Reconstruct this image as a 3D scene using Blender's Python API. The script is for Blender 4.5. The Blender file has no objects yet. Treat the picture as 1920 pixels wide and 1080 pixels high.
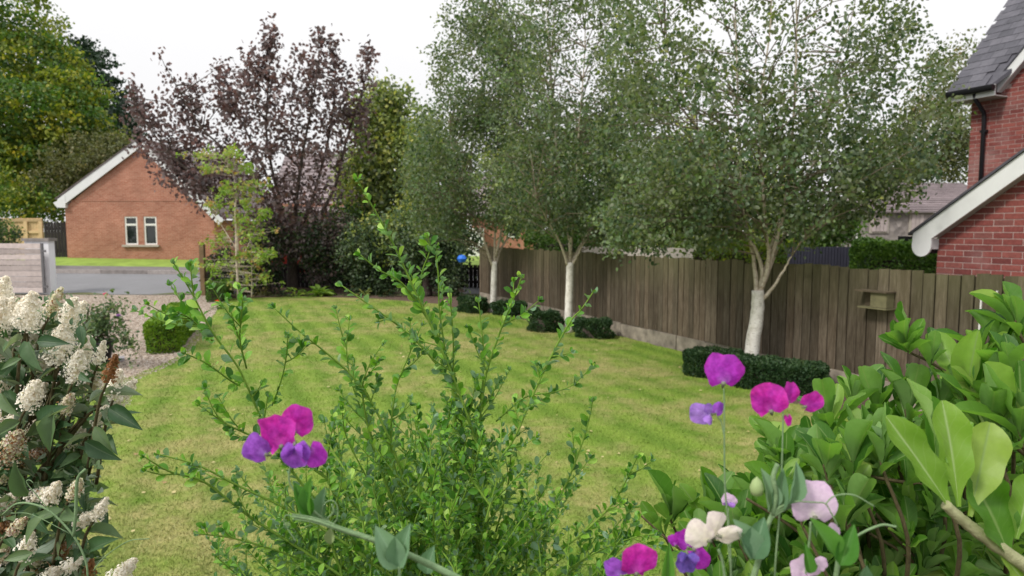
import bpy, math, random
import numpy as np
from mathutils import Vector, Matrix
random.seed(7)
RG = np.random.default_rng(7)
SC = bpy.context.scene
COL = SC.collection
rad = math.radians

# ---------------------------------------------------------------- camera, sky, sun, exposure
EYE = 2.08
FPX = 1300.0
PITCH = math.atan(109 / 1300)
cam_d = bpy.data.cameras.new('camera')
cam = bpy.data.objects.new('camera', cam_d)
COL.objects.link(cam)
cam.location = (0, 0, EYE)
cam.rotation_euler = (math.pi / 2 - PITCH, 0, 0)
cam_d.sensor_width = 36
cam_d.lens = 36 * FPX / 1920
cam_d.clip_start = 0.02
cam_d.clip_end = 3000
cam_d.dof.use_dof = True
cam_d.dof.focus_distance = 1.3
cam_d.dof.aperture_fstop = 8.0
SC.camera = cam

SUN_EL, SUN_AZ = 46, 232     # azimuth of the sun, degrees clockwise from +Y
world = bpy.data.worlds.new('World')
SC.world = world
world.use_nodes = True
wn = world.node_tree
wn.nodes.clear()
w_out = wn.nodes.new('ShaderNodeOutputWorld')
w_bg = wn.nodes.new('ShaderNodeBackground')
w_bg.inputs['Strength'].default_value = 0.1
w_sky = wn.nodes.new('ShaderNodeTexSky')
w_sky.sky_type = 'NISHITA'
w_sky.sun_disc = False
w_sky.sun_elevation = rad(SUN_EL)
w_sky.sun_rotation = rad(SUN_AZ)
w_tc = wn.nodes.new('ShaderNodeTexCoord')
w_sep = wn.nodes.new('ShaderNodeSeparateXYZ')
wn.links.new(w_tc.outputs['Generated'], w_sep.inputs[0])
w_cl = wn.nodes.new('ShaderNodeClamp')
wn.links.new(w_sep.outputs['Z'], w_cl.inputs[0])
w_sq = wn.nodes.new('ShaderNodeMath'); w_sq.operation = 'POWER'
wn.links.new(w_cl.outputs[0], w_sq.inputs[0]); w_sq.inputs[1].default_value = 1.6
w_mr = wn.nodes.new('ShaderNodeMath'); w_mr.operation = 'MULTIPLY_ADD'   # overcast: brighter towards the zenith
wn.links.new(w_sq.outputs[0], w_mr.inputs[0])
w_mr.inputs[1].default_value = 9.5
w_mr.inputs[2].default_value = 8.9
w_nz = wn.nodes.new('ShaderNodeTexNoise')
w_nz.inputs['Scale'].default_value = 2.2
w_nz.inputs['Detail'].default_value = 5
wn.links.new(w_tc.outputs['Generated'], w_nz.inputs['Vector'])
w_nm = wn.nodes.new('ShaderNodeMapRange')
w_nm.inputs['To Min'].default_value = 0.96
w_nm.inputs['To Max'].default_value = 1.04
wn.links.new(w_nz.outputs['Fac'], w_nm.inputs['Value'])
w_mu = wn.nodes.new('ShaderNodeMath'); w_mu.operation = 'MULTIPLY'
wn.links.new(w_mr.outputs[0], w_mu.inputs[0]); wn.links.new(w_nm.outputs[0], w_mu.inputs[1])
w_vm = wn.nodes.new('ShaderNodeVectorMath'); w_vm.operation = 'SCALE'
w_vm.inputs[0].default_value = (1.0, 0.992, 0.995)
wn.links.new(w_mu.outputs[0], w_vm.inputs['Scale'])
w_mix = wn.nodes.new('ShaderNodeMix'); w_mix.data_type = 'RGBA'
w_mix.inputs['Factor'].default_value = 0.95
wn.links.new(w_sky.outputs[0], w_mix.inputs['A'])
wn.links.new(w_vm.outputs[0], w_mix.inputs['B'])
wn.links.new(w_mix.outputs['Result'], w_bg.inputs['Color'])
wn.links.new(w_bg.outputs[0], w_out.inputs[0])

sun_d = bpy.data.lights.new('sun', 'SUN')
sun_d.energy = 2.7
sun_d.angle = rad(11)
sun_d.color = (1.0, 0.95, 0.86)
sun = bpy.data.objects.new('sun', sun_d)
COL.objects.link(sun)
_sd = Vector((math.sin(rad(SUN_AZ)) * math.cos(rad(SUN_EL)), math.cos(rad(SUN_AZ)) * math.cos(rad(SUN_EL)), math.sin(rad(SUN_EL))))
sun.rotation_euler = _sd.to_track_quat('Z', 'Y').to_euler()
SC.view_settings.view_transform = 'Standard'
SC.view_settings.look = 'None'
SC.view_settings.exposure = 0.08
SC.view_settings.gamma = 1.0
SC.view_settings.use_curve_mapping = False
SC.render.engine = 'CYCLES'
SC.cycles.max_bounces = 7
SC.cycles.diffuse_bounces = 4
SC.cycles.transmission_bounces = 4
SC.cycles.transparent_max_bounces = 8

# ---------------------------------------------------------------- measuring: where a sight line meets a place
_c, _s = math.cos(PITCH), math.sin(PITCH)
def ray(px, py):
    a = (px - 960) / FPX; b = (540 - py) / FPX
    return np.array((a, _c + b * _s, -_s + b * _c))
def P(px, py, Y):
    r = ray(px, py); k = Y / r[1]
    return np.array((r[0] * k, Y, EYE + r[2] * k))
def G(px, py, z=0.0):
    r = ray(px, py); k = (z - EYE) / r[2]
    return np.array((r[0] * k, r[1] * k, z))

# ---------------------------------------------------------------- objects
def tag(o, label=None, cat=None, group=None, kind=None):
    if label: o['label'] = label
    if cat: o['category'] = cat
    if group: o['group'] = group
    if kind: o['kind'] = kind
    return o
def empty(name, loc, label, cat, group=None, rz=0.0):
    o = bpy.data.objects.new(name, None)
    COL.objects.link(o)
    o.location = tuple(float(v) for v in loc); o.rotation_euler = (0, 0, rz)
    o.empty_display_size = 0.1
    return tag(o, label, cat, group)
def link(name, me, parent=None, loc=None, keep_world=True):
    o = bpy.data.objects.new(name, me)
    COL.objects.link(o)
    if parent is not None:
        o.parent = parent
        if keep_world: o.matrix_parent_inverse = mat_inv(parent)
    if loc is not None: o.location = loc
    return o
_pinv = {}
def wmat(o):
    m = o.matrix_basis.copy()
    return m if o.parent is None else wmat(o.parent) @ o.matrix_parent_inverse @ m
def mat_inv(p):
    if p.name not in _pinv: _pinv[p.name] = wmat(p).inverted()
    return _pinv[p.name]

class MB:
    """collects verts / faces (any size) with float attribute rnd and uv"""
    def __init__(s): s.v = []; s.f = []; s.r = []; s.uv = []; s.n = 0; s.hasuv = False
    def add(s, v, f, r=0.0, uv=None):
        v = np.asarray(v, float)
        s.v.append(v); k = len(v)
        for q in f: s.f.append(np.asarray(q) + s.n)
        s.r.append(np.full(k, r) if np.isscalar(r) else np.asarray(r))
        if uv is None: s.uv.append(np.zeros((k, 2)))
        else: s.uv.append(np.asarray(uv)); s.hasuv = True
        s.n += k
    def addm(s, v, F, r, uv=None):
        """many: v (N,k,3), F (m,j) faces of one template, r (N,)"""
        N, k, _ = v.shape
        if N == 0: return
        F = np.asarray(F)
        off = (np.arange(N) * k)[:, None, None]
        FF = (F[None] + off).reshape(-1, F.shape[1]) + s.n
        s.f.append(FF)
        s.v.append(v.reshape(-1, 3)); s.r.append(np.repeat(r, k))
        if uv is None: s.uv.append(np.zeros((N * k, 2)))
        else: s.uv.append(np.tile(uv, (N, 1))); s.hasuv = True
        s.n += N * k
    def mesh(s, name, mat, smooth=False):
        me = bpy.data.meshes.new(name)
        V = np.concatenate(s.v)
        loops = []; tot = []
        for q in s.f:
            if q.ndim == 1: loops.append(q); tot.append(np.array([len(q)]))
            else: loops.append(q.ravel()); tot.append(np.full(len(q), q.shape[1]))
        L = np.concatenate(loops).astype(np.int32); T = np.concatenate(tot).astype(np.int32)
        me.vertices.add(len(V)); me.vertices.foreach_set('co', V.astype(np.float32).ravel())
        me.loops.add(len(L)); me.loops.foreach_set('vertex_index', L)
        me.polygons.add(len(T))
        st = np.concatenate(([0], np.cumsum(T)[:-1])).astype(np.int32)
        me.polygons.foreach_set('loop_start', st); me.polygons.foreach_set('loop_total', T)
        me.polygons.foreach_set('use_smooth', np.full(len(T), bool(smooth)))
        at = me.attributes.new('rnd', 'FLOAT', 'POINT')
        at.data.foreach_set('value', np.concatenate(s.r).astype(np.float32))
        if s.hasuv:
            uvl = me.uv_layers.new(name='UVMap')
            uvl.data.foreach_set('uv', np.concatenate(s.uv)[L].astype(np.float32).ravel())
        me.update(calc_edges=True)
        me.validate()
        if mat is not None: me.materials.append(mat)
        return me
    def build(s, name, mat, parent=None, smooth=False):
        return link(name, s.mesh(name, mat, smooth), parent)
    # --- shapes
    def box(s, c, d, rz=0.0, r=0.0):
        x, y, z = np.array(d) / 2
        V = np.array([(-x, -y, -z), (x, -y, -z), (x, y, -z), (-x, y, -z), (-x, -y, z), (x, -y, z), (x, y, z), (-x, y, z)])
        if rz:
            R = np.array([[math.cos(rz), -math.sin(rz), 0], [math.sin(rz), math.cos(rz), 0], [0, 0, 1]])
            V = V @ R.T
        s.add(V + np.array(c), BOXF, r)
    def hexa(s, V, r=0.0): s.add(V, BOXF, r)
    def prism(s, poly, a, b, r=0.0):
        """poly: list of 3D points (planar); extrude by vector from a to b offsets"""
        p = np.asarray(poly, float); n = len(p)
        V = np.concatenate((p + np.array(a), p + np.array(b)))
        F = [list(range(n))[::-1], [n + i for i in range(n)]]
        for i in range(n):
            j = (i + 1) % n
            F.append([i, j, n + j, n + i])
        s.add(V, F, r)
    def tube(s, pts, rads, sides=6, r=0.0, cap=True):
        p = np.asarray(pts, float); n = len(p)
        if np.isscalar(rads): rads = np.full(n, rads)
        t = np.gradient(p, axis=0); t /= (np.linalg.norm(t, axis=1)[:, None] + 1e-12)
        ref = np.array((0.0, 0, 1)) if abs(t[0][2]) < .9 else np.array((1.0, 0, 0))
        u = np.cross(t[0], ref); u /= np.linalg.norm(u)
        an = np.arange(sides) * 2 * math.pi / sides
        V = np.empty((n, sides, 3))
        for i in range(n):
            u = u - t[i] * np.dot(u, t[i]); u /= (np.linalg.norm(u) + 1e-12)
            w = np.cross(t[i], u)
            V[i] = p[i] + rads[i] * (np.cos(an)[:, None] * u + np.sin(an)[:, None] * w)
        V = V.reshape(-1, 3)
        i = np.arange(n - 1)[:, None] * sides; j = np.arange(sides)[None]; j2 = (j + 1) % sides
        F = np.stack((i + j, i + j2, i + sides + j2, i + sides + j), -1).reshape(-1, 4)
        k = len(V); base = s.n
        s.v.append(V); s.f.append(F + base); s.r.append(np.full(k, r) if np.isscalar(r) else np.repeat(r, sides)); s.uv.append(np.zeros((k, 2)))
        s.n += k
        if cap:
            s.f.append(np.arange(sides)[::-1] + base); s.f.append(np.arange(sides) + base + (n - 1) * sides)
    def lathe(s, c, prof, sides=24, r=0.0):
        c = np.array(c); an = np.arange(sides) * 2 * math.pi / sides
        V = np.array([[(c[0] + q[0] * math.cos(a), c[1] + q[0] * math.sin(a), c[2] + q[1]) for a in an] for q in prof]).reshape(-1, 3)
        n = len(prof); i = np.arange(n - 1)[:, None] * sides; j = np.arange(sides)[None]; j2 = (j + 1) % sides
        F = np.stack((i + j, i + j2, i + sides + j2, i + sides + j), -1).reshape(-1, 4)
        s.add(V, [], r); s.f.append(F + s.n - len(V))
BOXF = [(0, 3, 2, 1), (4, 5, 6, 7), (0, 1, 5, 4), (1, 2, 6, 5), (2, 3, 7, 6), (3, 0, 4, 7)]

def smooth_path(pts, n=6):
    p = np.asarray(pts, float)
    if len(p) < 3:
        t = np.linspace(0, 1, n + 1)[:, None]
        return p[0] * (1 - t) + p[-1] * t
    q = np.vstack((2 * p[0] - p[1], p, 2 * p[-1] - p[-2])); out = []
    for i in range(1, len(q) - 2):
        for t in np.arange(n) / n:
            out.append(.5 * ((2 * q[i]) + (-q[i - 1] + q[i + 1]) * t + (2 * q[i - 1] - 5 * q[i] + 4 * q[i + 1] - q[i + 2]) * t * t + (-q[i - 1] + 3 * q[i] - 3 * q[i + 1] + q[i + 2]) * t ** 3))
    out.append(q[-2])
    return np.array(out)
def unit(v):
    v = np.asarray(v, float); return v / (np.linalg.norm(v, axis=-1, keepdims=True) + 1e-12)
def frames(axis, nrm):
    """(N,3),(N,3) -> (N,3,3) rows: side, axis, normal"""
    a = unit(axis); n = nrm - a * np.sum(a * nrm, -1, keepdims=True); n = unit(n)
    s = np.cross(a, n)
    return np.stack((s, a, n), 1)
def place(tmpl, pos, fr, size):
    """tmpl (k,3) in (side,axis,normal) -> (N,k,3)"""
    size = np.asarray(size)
    if size.ndim == 1: size = size[:, None, None]
    return np.einsum('kj,njc->nkc', tmpl, fr) * size + pos[:, None, :]

# ---------------------------------------------------------------- leaf shapes (x side, y axis 0..1, z normal)
def leaf_shape(wfun, nu=1, nv=4, cup=.15, curl=.1, wave=0.0, fold=0.0):
    us = np.linspace(-1, 1, 2 * nu + 1); vs = 1 - (1 - np.linspace(0, 1, nv + 1)) ** 1.25
    V = []; UV = []
    for v in vs:
        w = wfun(v)
        for u in us:
            z = cup * (u * u) * w * 1.6 + fold * abs(u) * w - curl * v * v + wave * w * math.sin(v * 15 + u * 2) * abs(u)
            V.append((u * w, v, z)); UV.append((u * .5 + .5, v))
    m = 2 * nu + 1
    F = [(j * m + i, j * m + i + 1, (j + 1) * m + i + 1, (j + 1) * m + i) for j in range(nv) for i in range(m - 1)]
    return np.array(V), np.array(F), np.array(UV)
QUAD_V = np.array([(0, 0, 0), (.30, .22, .05), (.34, .52, .07), (0, 1, 0), (-.34, .52, .07), (-.30, .22, .05)])
QUAD2_F = np.array([(0, 1, 2, 3), (0, 3, 4, 5)])
def w_round(v): return .02 if v <= 0 else .30 * (math.sin(math.pi / 2 * min(1, v / .55)) ** .9 if v < .55 else math.sqrt(max(.03, 1 - ((v - .55) / .455) ** 2.3)))
def w_obov(v): return .02 if v <= 0 else .185 * (math.sin(math.pi / 2 * min(1, v / .66)) ** 1.2 if v < .66 else math.sqrt(max(.02, 1 - ((v - .66) / .345) ** 2.4)))
def w_lance(v): return (.02 if v <= 0 else .0 if v >= 1 else .20 * (math.sin(math.pi * v ** .75)) ** 1.1)
def w_ovate(v): return (.02 if v <= 0 else .02 if v >= 1 else .30 * math.sin(math.pi * v ** .8) ** .8)

# ---------------------------------------------------------------- materials
def lk(nt, a, b): nt.links.new(a, b)
def newmat(name, base=(.5, .5, .5), rough=.8, spec=.3):
    m = bpy.data.materials.new(name); m.use_nodes = True
    nt = m.node_tree; b = nt.nodes['Principled BSDF']
    b.inputs['Base Color'].default_value = (*base, 1); b.inputs['Roughness'].default_value = rough
    b.inputs['Specular IOR Level'].default_value = spec
    return m, nt, b
def node(nt, t, **kw):
    n = nt.nodes.new(t)
    for k, v in kw.items(): setattr(n, k, v)
    return n
def vec(nt, kind='pos'):
    if kind == 'pos': return node(nt, 'ShaderNodeNewGeometry').outputs['Position']
    tc = node(nt, 'ShaderNodeTexCoord'); return tc.outputs['Object'] if kind == 'obj' else tc.outputs['UV']
def noise(nt, v, scale, detail=4, rough=.6, mapscale=None):
    n = node(nt, 'ShaderNodeTexNoise'); n.inputs['Scale'].default_value = scale; n.inputs['Detail'].default_value = detail
    n.inputs['Roughness'].default_value = rough
    if mapscale:
        mp = node(nt, 'ShaderNodeMapping'); mp.inputs['Scale'].default_value = mapscale; lk(nt, v, mp.inputs[0]); v = mp.outputs[0]
    lk(nt, v, n.inputs['Vector']); return n.outputs['Fac']
def ramp(nt, fac, stops):
    r = node(nt, 'ShaderNodeValToRGB'); e = r.color_ramp.elements
    while len(e) > 1: e.remove(e[-1])
    e[0].position = stops[0][0]; e[0].color = (*stops[0][1], 1)
    for p, c in stops[1:]:
        x = e.new(p); x.color = (*c, 1)
    lk(nt, fac, r.inputs[0]); return r.outputs[0]
def math_(nt, op, a, b=None, c=None):
    n = node(nt, 'ShaderNodeMath', operation=op)
    for i, x in enumerate((a, b, c)):
        if x is None: continue
        if isinstance(x, (int, float)): n.inputs[i].default_value = x
        else: lk(nt, x, n.inputs[i])
    return n.outputs[0]
def mixc(nt, f, a, b, mode='MIX'):
    n = node(nt, 'ShaderNodeMix', data_type='RGBA', blend_type=mode)
    if isinstance(f, (int, float)): n.inputs['Factor'].default_value = f
    else: lk(nt, f, n.inputs['Factor'])
    for k, x in (('A', a), ('B', b)):
        if isinstance(x, tuple): n.inputs[k].default_value = (*x, 1)
        else: lk(nt, x, n.inputs[k])
    return n.outputs['Result']
def bump(nt, bs, h, strength=.3, dist=.01):
    b = node(nt, 'ShaderNodeBump'); b.inputs['Strength'].default_value = strength; b.inputs['Distance'].default_value = dist
    lk(nt, h, b.inputs['Height']); lk(nt, b.outputs[0], bs.inputs['Normal'])
def rnd01(nt):
    a = node(nt, 'ShaderNodeAttribute', attribute_name='rnd'); o = node(nt, 'ShaderNodeObjectInfo')
    return math_(nt, 'FRACT', math_(nt, 'ADD', a.outputs['Fac'], o.outputs['Random']))
def leafmat(name, stops, back=None, rough=.5, trans=.3, tcol=None, spec=.4, vein=None, groove=0.0, rndobj=True, coat=0.0):
    """colour differs from leaf to leaf; light passes through the blade"""
    m, nt, b = newmat(name, rough=rough, spec=spec)
    f = rnd01(nt) if rndobj else node(nt, 'ShaderNodeAttribute', attribute_name='rnd').outputs['Fac']
    col = ramp(nt, f, stops)
    if back is not None:
        g = node(nt, 'ShaderNodeNewGeometry'); col = mixc(nt, g.outputs['Backfacing'], col, back)
    if vein is not None:
        uv = node(nt, 'ShaderNodeUVMap'); sp = node(nt, 'ShaderNodeSeparateXYZ'); lk(nt, uv.outputs[0], sp.inputs[0])
        au = math_(nt, 'ABSOLUTE', math_(nt, 'SUBTRACT', sp.outputs[0], .5))
        mid = math_(nt, 'SMOOTH_MIN', math_(nt, 'MULTIPLY', au, 18.0), 1.0, .2)
        side = math_(nt, 'ABSOLUTE', math_(nt, 'SINE', math_(nt, 'MULTIPLY', math_(nt, 'SUBTRACT', sp.outputs[1], math_(nt, 'MULTIPLY', au, .55)), 22.0)))
        side = math_(nt, 'MULTIPLY', math_(nt, 'SUBTRACT', 1.0, math_(nt, 'MINIMUM', math_(nt, 'MULTIPLY', side, 4.0), 1.0)), .16)
        vf = math_(nt, 'MAXIMUM', math_(nt, 'SUBTRACT', 1.0, mid), side)
        nz = noise(nt, vec(nt, 'pos'), 60, 3)
        col = mixc(nt, math_(nt, 'MULTIPLY', nz, .35), col, tuple(x * .6 for x in stops[0][1]))
        col = mixc(nt, math_(nt, 'MULTIPLY', vf, .8), col, vein)
        bump(nt, b, math_(nt, 'SUBTRACT', nz, math_(nt, 'MULTIPLY', vf, .6)), .35, .002)
    if groove:
        uv = node(nt, 'ShaderNodeUVMap'); sp = node(nt, 'ShaderNodeSeparateXYZ'); lk(nt, uv.outputs[0], sp.inputs[0])
        au = math_(nt, 'ABSOLUTE', math_(nt, 'SUBTRACT', sp.outputs[0], .5))
        h = math_(nt, 'SINE', math_(nt, 'MULTIPLY', math_(nt, 'SUBTRACT', sp.outputs[1], au), 34.0))
        bump(nt, b, h, groove, .0012)
    lk(nt, col, b.inputs['Base Color'])
    if coat:
        b.inputs['Coat Weight'].default_value = coat; b.inputs['Coat Roughness'].default_value = .25
    out = nt.nodes['Material Output']
    t = node(nt, 'ShaderNodeBsdfTranslucent')
    tc = mixc(nt, 1.0, col, tcol or (1.25, 1.35, .55), 'MULTIPLY'); lk(nt, tc, t.inputs[0])
    mx = node(nt, 'ShaderNodeMixShader'); mx.inputs[0].default_value = trans
    lk(nt, b.outputs[0], mx.inputs[1]); lk(nt, t.outputs[0], mx.inputs[2]); lk(nt, mx.outputs[0], out.inputs[0])
    return m
def plain(name, c, rough=.7, var=.15, scale=8, spec=.3, bmp=.15, obj=False, metal=0):
    m, nt, b = newmat(name, c, rough, spec)
    n = noise(nt, vec(nt, 'pos'), scale, 5)
    lo = tuple(x * (1 - var) for x in c); hi = tuple(min(1, x * (1 + var)) for x in c)
    col = ramp(nt, n, [(.3, lo), (.7, hi)])
    if obj:
        r = rnd01(nt); col = mixc(nt, 1.0, col, ramp(nt, r, [(0, (.75,) * 3), (1, (1.2,) * 3)]), 'MULTIPLY')
    lk(nt, col, b.inputs['Base Color']); b.inputs['Metallic'].default_value = metal
    if bmp: bump(nt, b, noise(nt, vec(nt, 'pos'), scale * 8, 4), bmp, .004)
    return m
def smoothstep(a, b, x):
    t = np.clip((x - a) / (b - a), 0, 1); return t * t * (3 - 2 * t)
# ---------------------------------------------------------------- terrain
def hz(x, y):
    """height of the ground"""
    x = np.asarray(x, float); y = np.asarray(y, float)
    r = np.clip(y - 22.3, 0, 9.5) * .088 * (1 - .045 * np.clip(x + 20, 0, 8) * .5)
    r = r * smoothstep(22.3, 23.5, y)
    return r
def sheet(name, poly, lift, mat, cell=.6, kind='structure'):
    """a ground sheet over polygon (list of x,y), following hz, lifted"""
    import bmesh
    from mathutils.geometry import delaunay_2d_cdt
    pts = [Vector(p[:2]) for p in poly]; n = len(pts)
    # densify edges
    P2 = []
    for i in range(n):
        a, b = pts[i], pts[(i + 1) % n]; k = max(1, int((b - a).length / cell))
        for t in range(k): P2.append(a.lerp(b, t / k))
    m = len(P2); edges = [(i, (i + 1) % m) for i in range(m)]
    xs = [p.x for p in P2]; ys = [p.y for p in P2]; inner = []
    def inside(x, y):
        c = False
        for i in range(m):
            x1, y1 = P2[i]; x2, y2 = P2[i - 1]
            if (y1 > y) != (y2 > y) and x < (x2 - x1) * (y - y1) / (y2 - y1) + x1: c = not c
        return c
    for x in np.arange(min(xs) + cell / 2, max(xs), cell):
        for y in np.arange(min(ys) + cell / 2, max(ys), cell):
            if inside(x, y): inner.append(Vector((x + random.uniform(-.1, .1) * cell, y + random.uniform(-.1, .1) * cell)))
    r = delaunay_2d_cdt(P2 + inner, edges, [list(range(m))], 1, 1e-4)
    V = [(v.x, v.y, float(hz(v.x, v.y)) + lift) for v in r[0]]
    mb = MB(); mb.add(V, [f for f in r[2]])
    o = mb.build(name, mat, None, True); tag(o, kind=kind); return o

def wob(poly, amp, step=.35, seed=1):
    rr = random.Random(seed); out = []
    n = len(poly)
    for i in range(n):
        a = np.array(poly[i][:2]); b = np.array(poly[(i + 1) % n][:2]); L = np.linalg.norm(b - a); k = max(1, int(L / step))
        for t in range(k):
            q = a + (b - a) * t / k
            out.append((q[0] + rr.uniform(-amp, amp), q[1] + rr.uniform(-amp, amp)))
    return out

# materials of the ground
mGround, nt, b = newmat('rough_ground', rough=.95)
n1 = noise(nt, vec(nt), .35, 6); n2 = noise(nt, vec(nt), 9, 5)
lk(nt, mixc(nt, n2, ramp(nt, n1, [(.35, (.07, .11, .03)), (.65, (.13, .15, .05))]), (.09, .08, .04)), b.inputs['Base Color']); bump(nt, b, n2, .6, .03)

mLawn, nt, b = newmat('mown_lawn', rough=.85, spec=.15)
v = vec(nt)
n1 = noise(nt, v, .55, 5, .62); n2 = noise(nt, v, 3.2, 5, .65); n3 = noise(nt, v, 60, 4, .7)
mp = node(nt, 'ShaderNodeMapping'); mp.inputs['Rotation'].default_value = (0, 0, rad(-24)); lk(nt, v, mp.inputs[0])
wv = node(nt, 'ShaderNodeTexWave', wave_type='BANDS', bands_direction='X'); wv.inputs['Scale'].default_value = .62; wv.inputs['Distortion'].default_value = 1.1
wv.inputs['Detail'].default_value = 3; wv.inputs['Detail Scale'].default_value = 1.2; lk(nt, mp.outputs[0], wv.inputs['Vector'])
green = mixc(nt, wv.outputs['Fac'], (.125, .215, .028), (.190, .280, .044))
dry = ramp(nt, n2, [(.3, (.255, .25, .08)), (.7, (.37, .33, .14))])
f = math_(nt, 'ADD', math_(nt, 'MULTIPLY', n1, .75), math_(nt, 'MULTIPLY', n2, .35))
LAWN_DRY = ramp(nt, f, [(.50, (0, 0, 0)), (.66, (.9, .9, .9))])
col = mixc(nt, LAWN_DRY, green, dry)
col = mixc(nt, 1.0, col, ramp(nt, n3, [(.25, (.62, .66, .6)), (.75, (1.25, 1.2, 1.2))]), 'MULTIPLY')
lk(nt, col, b.inputs['Base Color']); bump(nt, b, n3, .8, .02)

mSoil, nt, b = newmat('bark_mulch', rough=.95)
n1 = noise(nt, vec(nt), 14, 6, .75)
lk(nt, ramp(nt, n1, [(.3, (.05, .033, .024)), (.55, (.13, .085, .065)), (.75, (.24, .17, .14))]), b.inputs['Base Color']); bump(nt, b, n1, 1, .04)

mGravel, nt, b = newmat('gravel_ground', rough=.95)
vo = node(nt, 'ShaderNodeTexVoronoi'); vo.inputs['Scale'].default_value = 26; lk(nt, vec(nt), vo.inputs['Vector'])
sp = node(nt, 'ShaderNodeSeparateColor'); lk(nt, vo.outputs['Color'], sp.inputs[0])
gc = ramp(nt, sp.outputs[0], [(0, (.20, .15, .12)), (.4, (.33, .27, .215)), (.75, (.42, .35, .29)), (1, (.52, .47, .42))])
gc = mixc(nt, math_(nt, 'MULTIPLY', noise(nt, vec(nt), .8, 4), .5), gc, (.30, .23, .18))
lk(nt, gc, b.inputs['Base Color']); bump(nt, b, vo.outputs['Distance'], -.6, .02)
mPebble, nt, b = newmat('gravel_pebble', rough=.8)
lk(nt, ramp(nt, rnd01(nt), [(0, (.14, .105, .08)), (.3, (.29, .235, .185)), (.6, (.38, .31, .25)), (.85, (.46, .40, .35)), (1, (.56, .52, .48))]), b.inputs['Base Color'])

mRoad, nt, b = newmat('asphalt', rough=.9)
n1 = noise(nt, vec(nt), 1.2, 4); n2 = noise(nt, vec(nt), 90, 3)
lk(nt, mixc(nt, .5, ramp(nt, n1, [(.3, (.15, .155, .165)), (.7, (.20, .205, .22))]), ramp(nt, n2, [(.3, (.12, .12, .13)), (.7, (.24, .24, .25))])), b.inputs['Base Color']); bump(nt, b, n2, .4, .005)
mPath = plain('footpath_tarmac', (.15, .14, .14), .9, .2, 3)
mKerb = plain('kerb_concrete', (.30, .27, .26), .9, .2, 6, obj=True)
mConc = plain('mossy_concrete', (.24, .21, .17), .95, .45, 5, bmp=.5, obj=True)
mPave = plain('grey_slab', (.36, .34, .36), .85, .15, 5, obj=True)
mVerge = plain('verge_grass', (.20, .29, .05), .9, .25, 2, bmp=.6)

# the fence line: A..B on the ground, U points along it towards the camera, N away from the garden
FA = G(1410, 690)[:2]; FB = G(940, 573)[:2]
U = unit(FA - FB); N_ = np.array((-U[1], U[0]))
if N_[0] < 0: N_ = -N_
def FL(s, n=0.0, z=0.0):
    """s metres along the fence from A towards the camera, n outwards, z up"""
    q = FA + U * s + N_ * n; return np.array((q[0], q[1], z))
def on_plane(px, py, n):
    """where a sight line meets the upright plane n metres outside the fence: (s, z)"""
    r = ray(px, py); o = np.array((0, 0, EYE)); d0 = np.dot(FA, N_) + n
    k = d0 / np.dot(r[:2], N_); q = o + r * k
    return float(np.dot(q[:2] - FA, U)), float(q[2])
FANG = math.atan2(U[1], U[0])

ground = MB()
xs = np.concatenate((np.linspace(-260, -40, 12), np.arange(-36, 37, 2.0), np.linspace(40, 260, 12)))
ys = np.concatenate((np.linspace(-60, -6, 5), np.arange(-4, 50, 1.5), np.linspace(52, 500, 14)))
gv = [(x, y, float(hz(x, y)) - .012) for y in ys for x in xs]; nx = len(xs)
ground.add(gv, [(j * nx + i, j * nx + i + 1, (j + 1) * nx + i + 1, (j + 1) * nx + i) for j in range(len(ys) - 1) for i in range(nx - 1)])
tag(ground.build('ground', mGround, None, True), kind='structure')

# lawn outline
LF = [FL(-8.8, -1.05)[:2], FL(-5.2, -.5)[:2], FL(-3.6, -.1)[:2], FL(-1.2, -.1)[:2], FL(1.5, -1.2)[:2], FL(5.0, -.5)[:2], FL(8, -.5)[:2], (4.5, .9), (-3.2, .9), (-5.4, 3)]
lawn_poly = LF + [(-6.2, 7.5), G(232, 712)[:2], G(330, 672)[:2], G(372, 620)[:2], G(402, 588)[:2], G(420, 560)[:2], G(560, 556)[:2], G(700, 560)[:2], G(820, 570)[:2], G(880, 583)[:2]]
lawn = sheet('lawn', wob(lawn_poly, .035, .3), .006, mLawn, .8)
gravel_poly = [(-30, 2), (-6.6, 2), (-6.5, 7.5), G(240, 722)[:2], G(300, 695)[:2], G(352, 668)[:2], G(385, 622)[:2], G(408, 580)[:2], (-9.0, 22.1), (-30, 22.1)]
gravel = sheet('gravel_drive', wob(gravel_poly, .03, .4), .002, mGravel, 1.2)
bed_poly = [G(420, 562)[:2], G(560, 558)[:2], G(700, 562)[:2], G(820, 572)[:2], G(880, 585)[:2], FL(-8.8, -1.0)[:2], FL(-5.0, -.45)[:2], FL(-3.0, -.04)[:2], FL(-1, -.04)[:2], FL(1.5, -1.25)[:2], FL(9, -.5)[:2], FL(9, .02)[:2], FL(-11.2, .02)[:2], (-1.8, 24), (-9.0, 24), (-9.2, 21.5)]
bed = sheet('flower_bed', wob(bed_poly, .03, .4), -.002, mSoil, .9)
road = sheet('road', [(-60, 22.2), (40, 22.2), (40, 27.0), (-60, 27.0)], .0, mRoad, 1.5)
drain = sheet('drain_channel', [(-60, 22.12), (-9.3, 22.12), (-9.3, 22.42), (-60, 22.42)], .004, plain('dark_drain', (.055, .055, .06), .9, .2, 6), 1.5)
path = sheet('footpath', [(-60, 27.14), (40, 27.14), (40, 28.5), (-60, 28.5)], .09, mPath, 1.5)
verge = sheet('grass_verge', [(-60, 28.54), (40, 28.54), (40, 40), (-60, 40)], .085, mVerge, 1.5)
kb = MB(); kb.box((0, 0, 0), (.91, .13, .24)); kme = kb.mesh('kerb_stone', mKerb)
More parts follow.
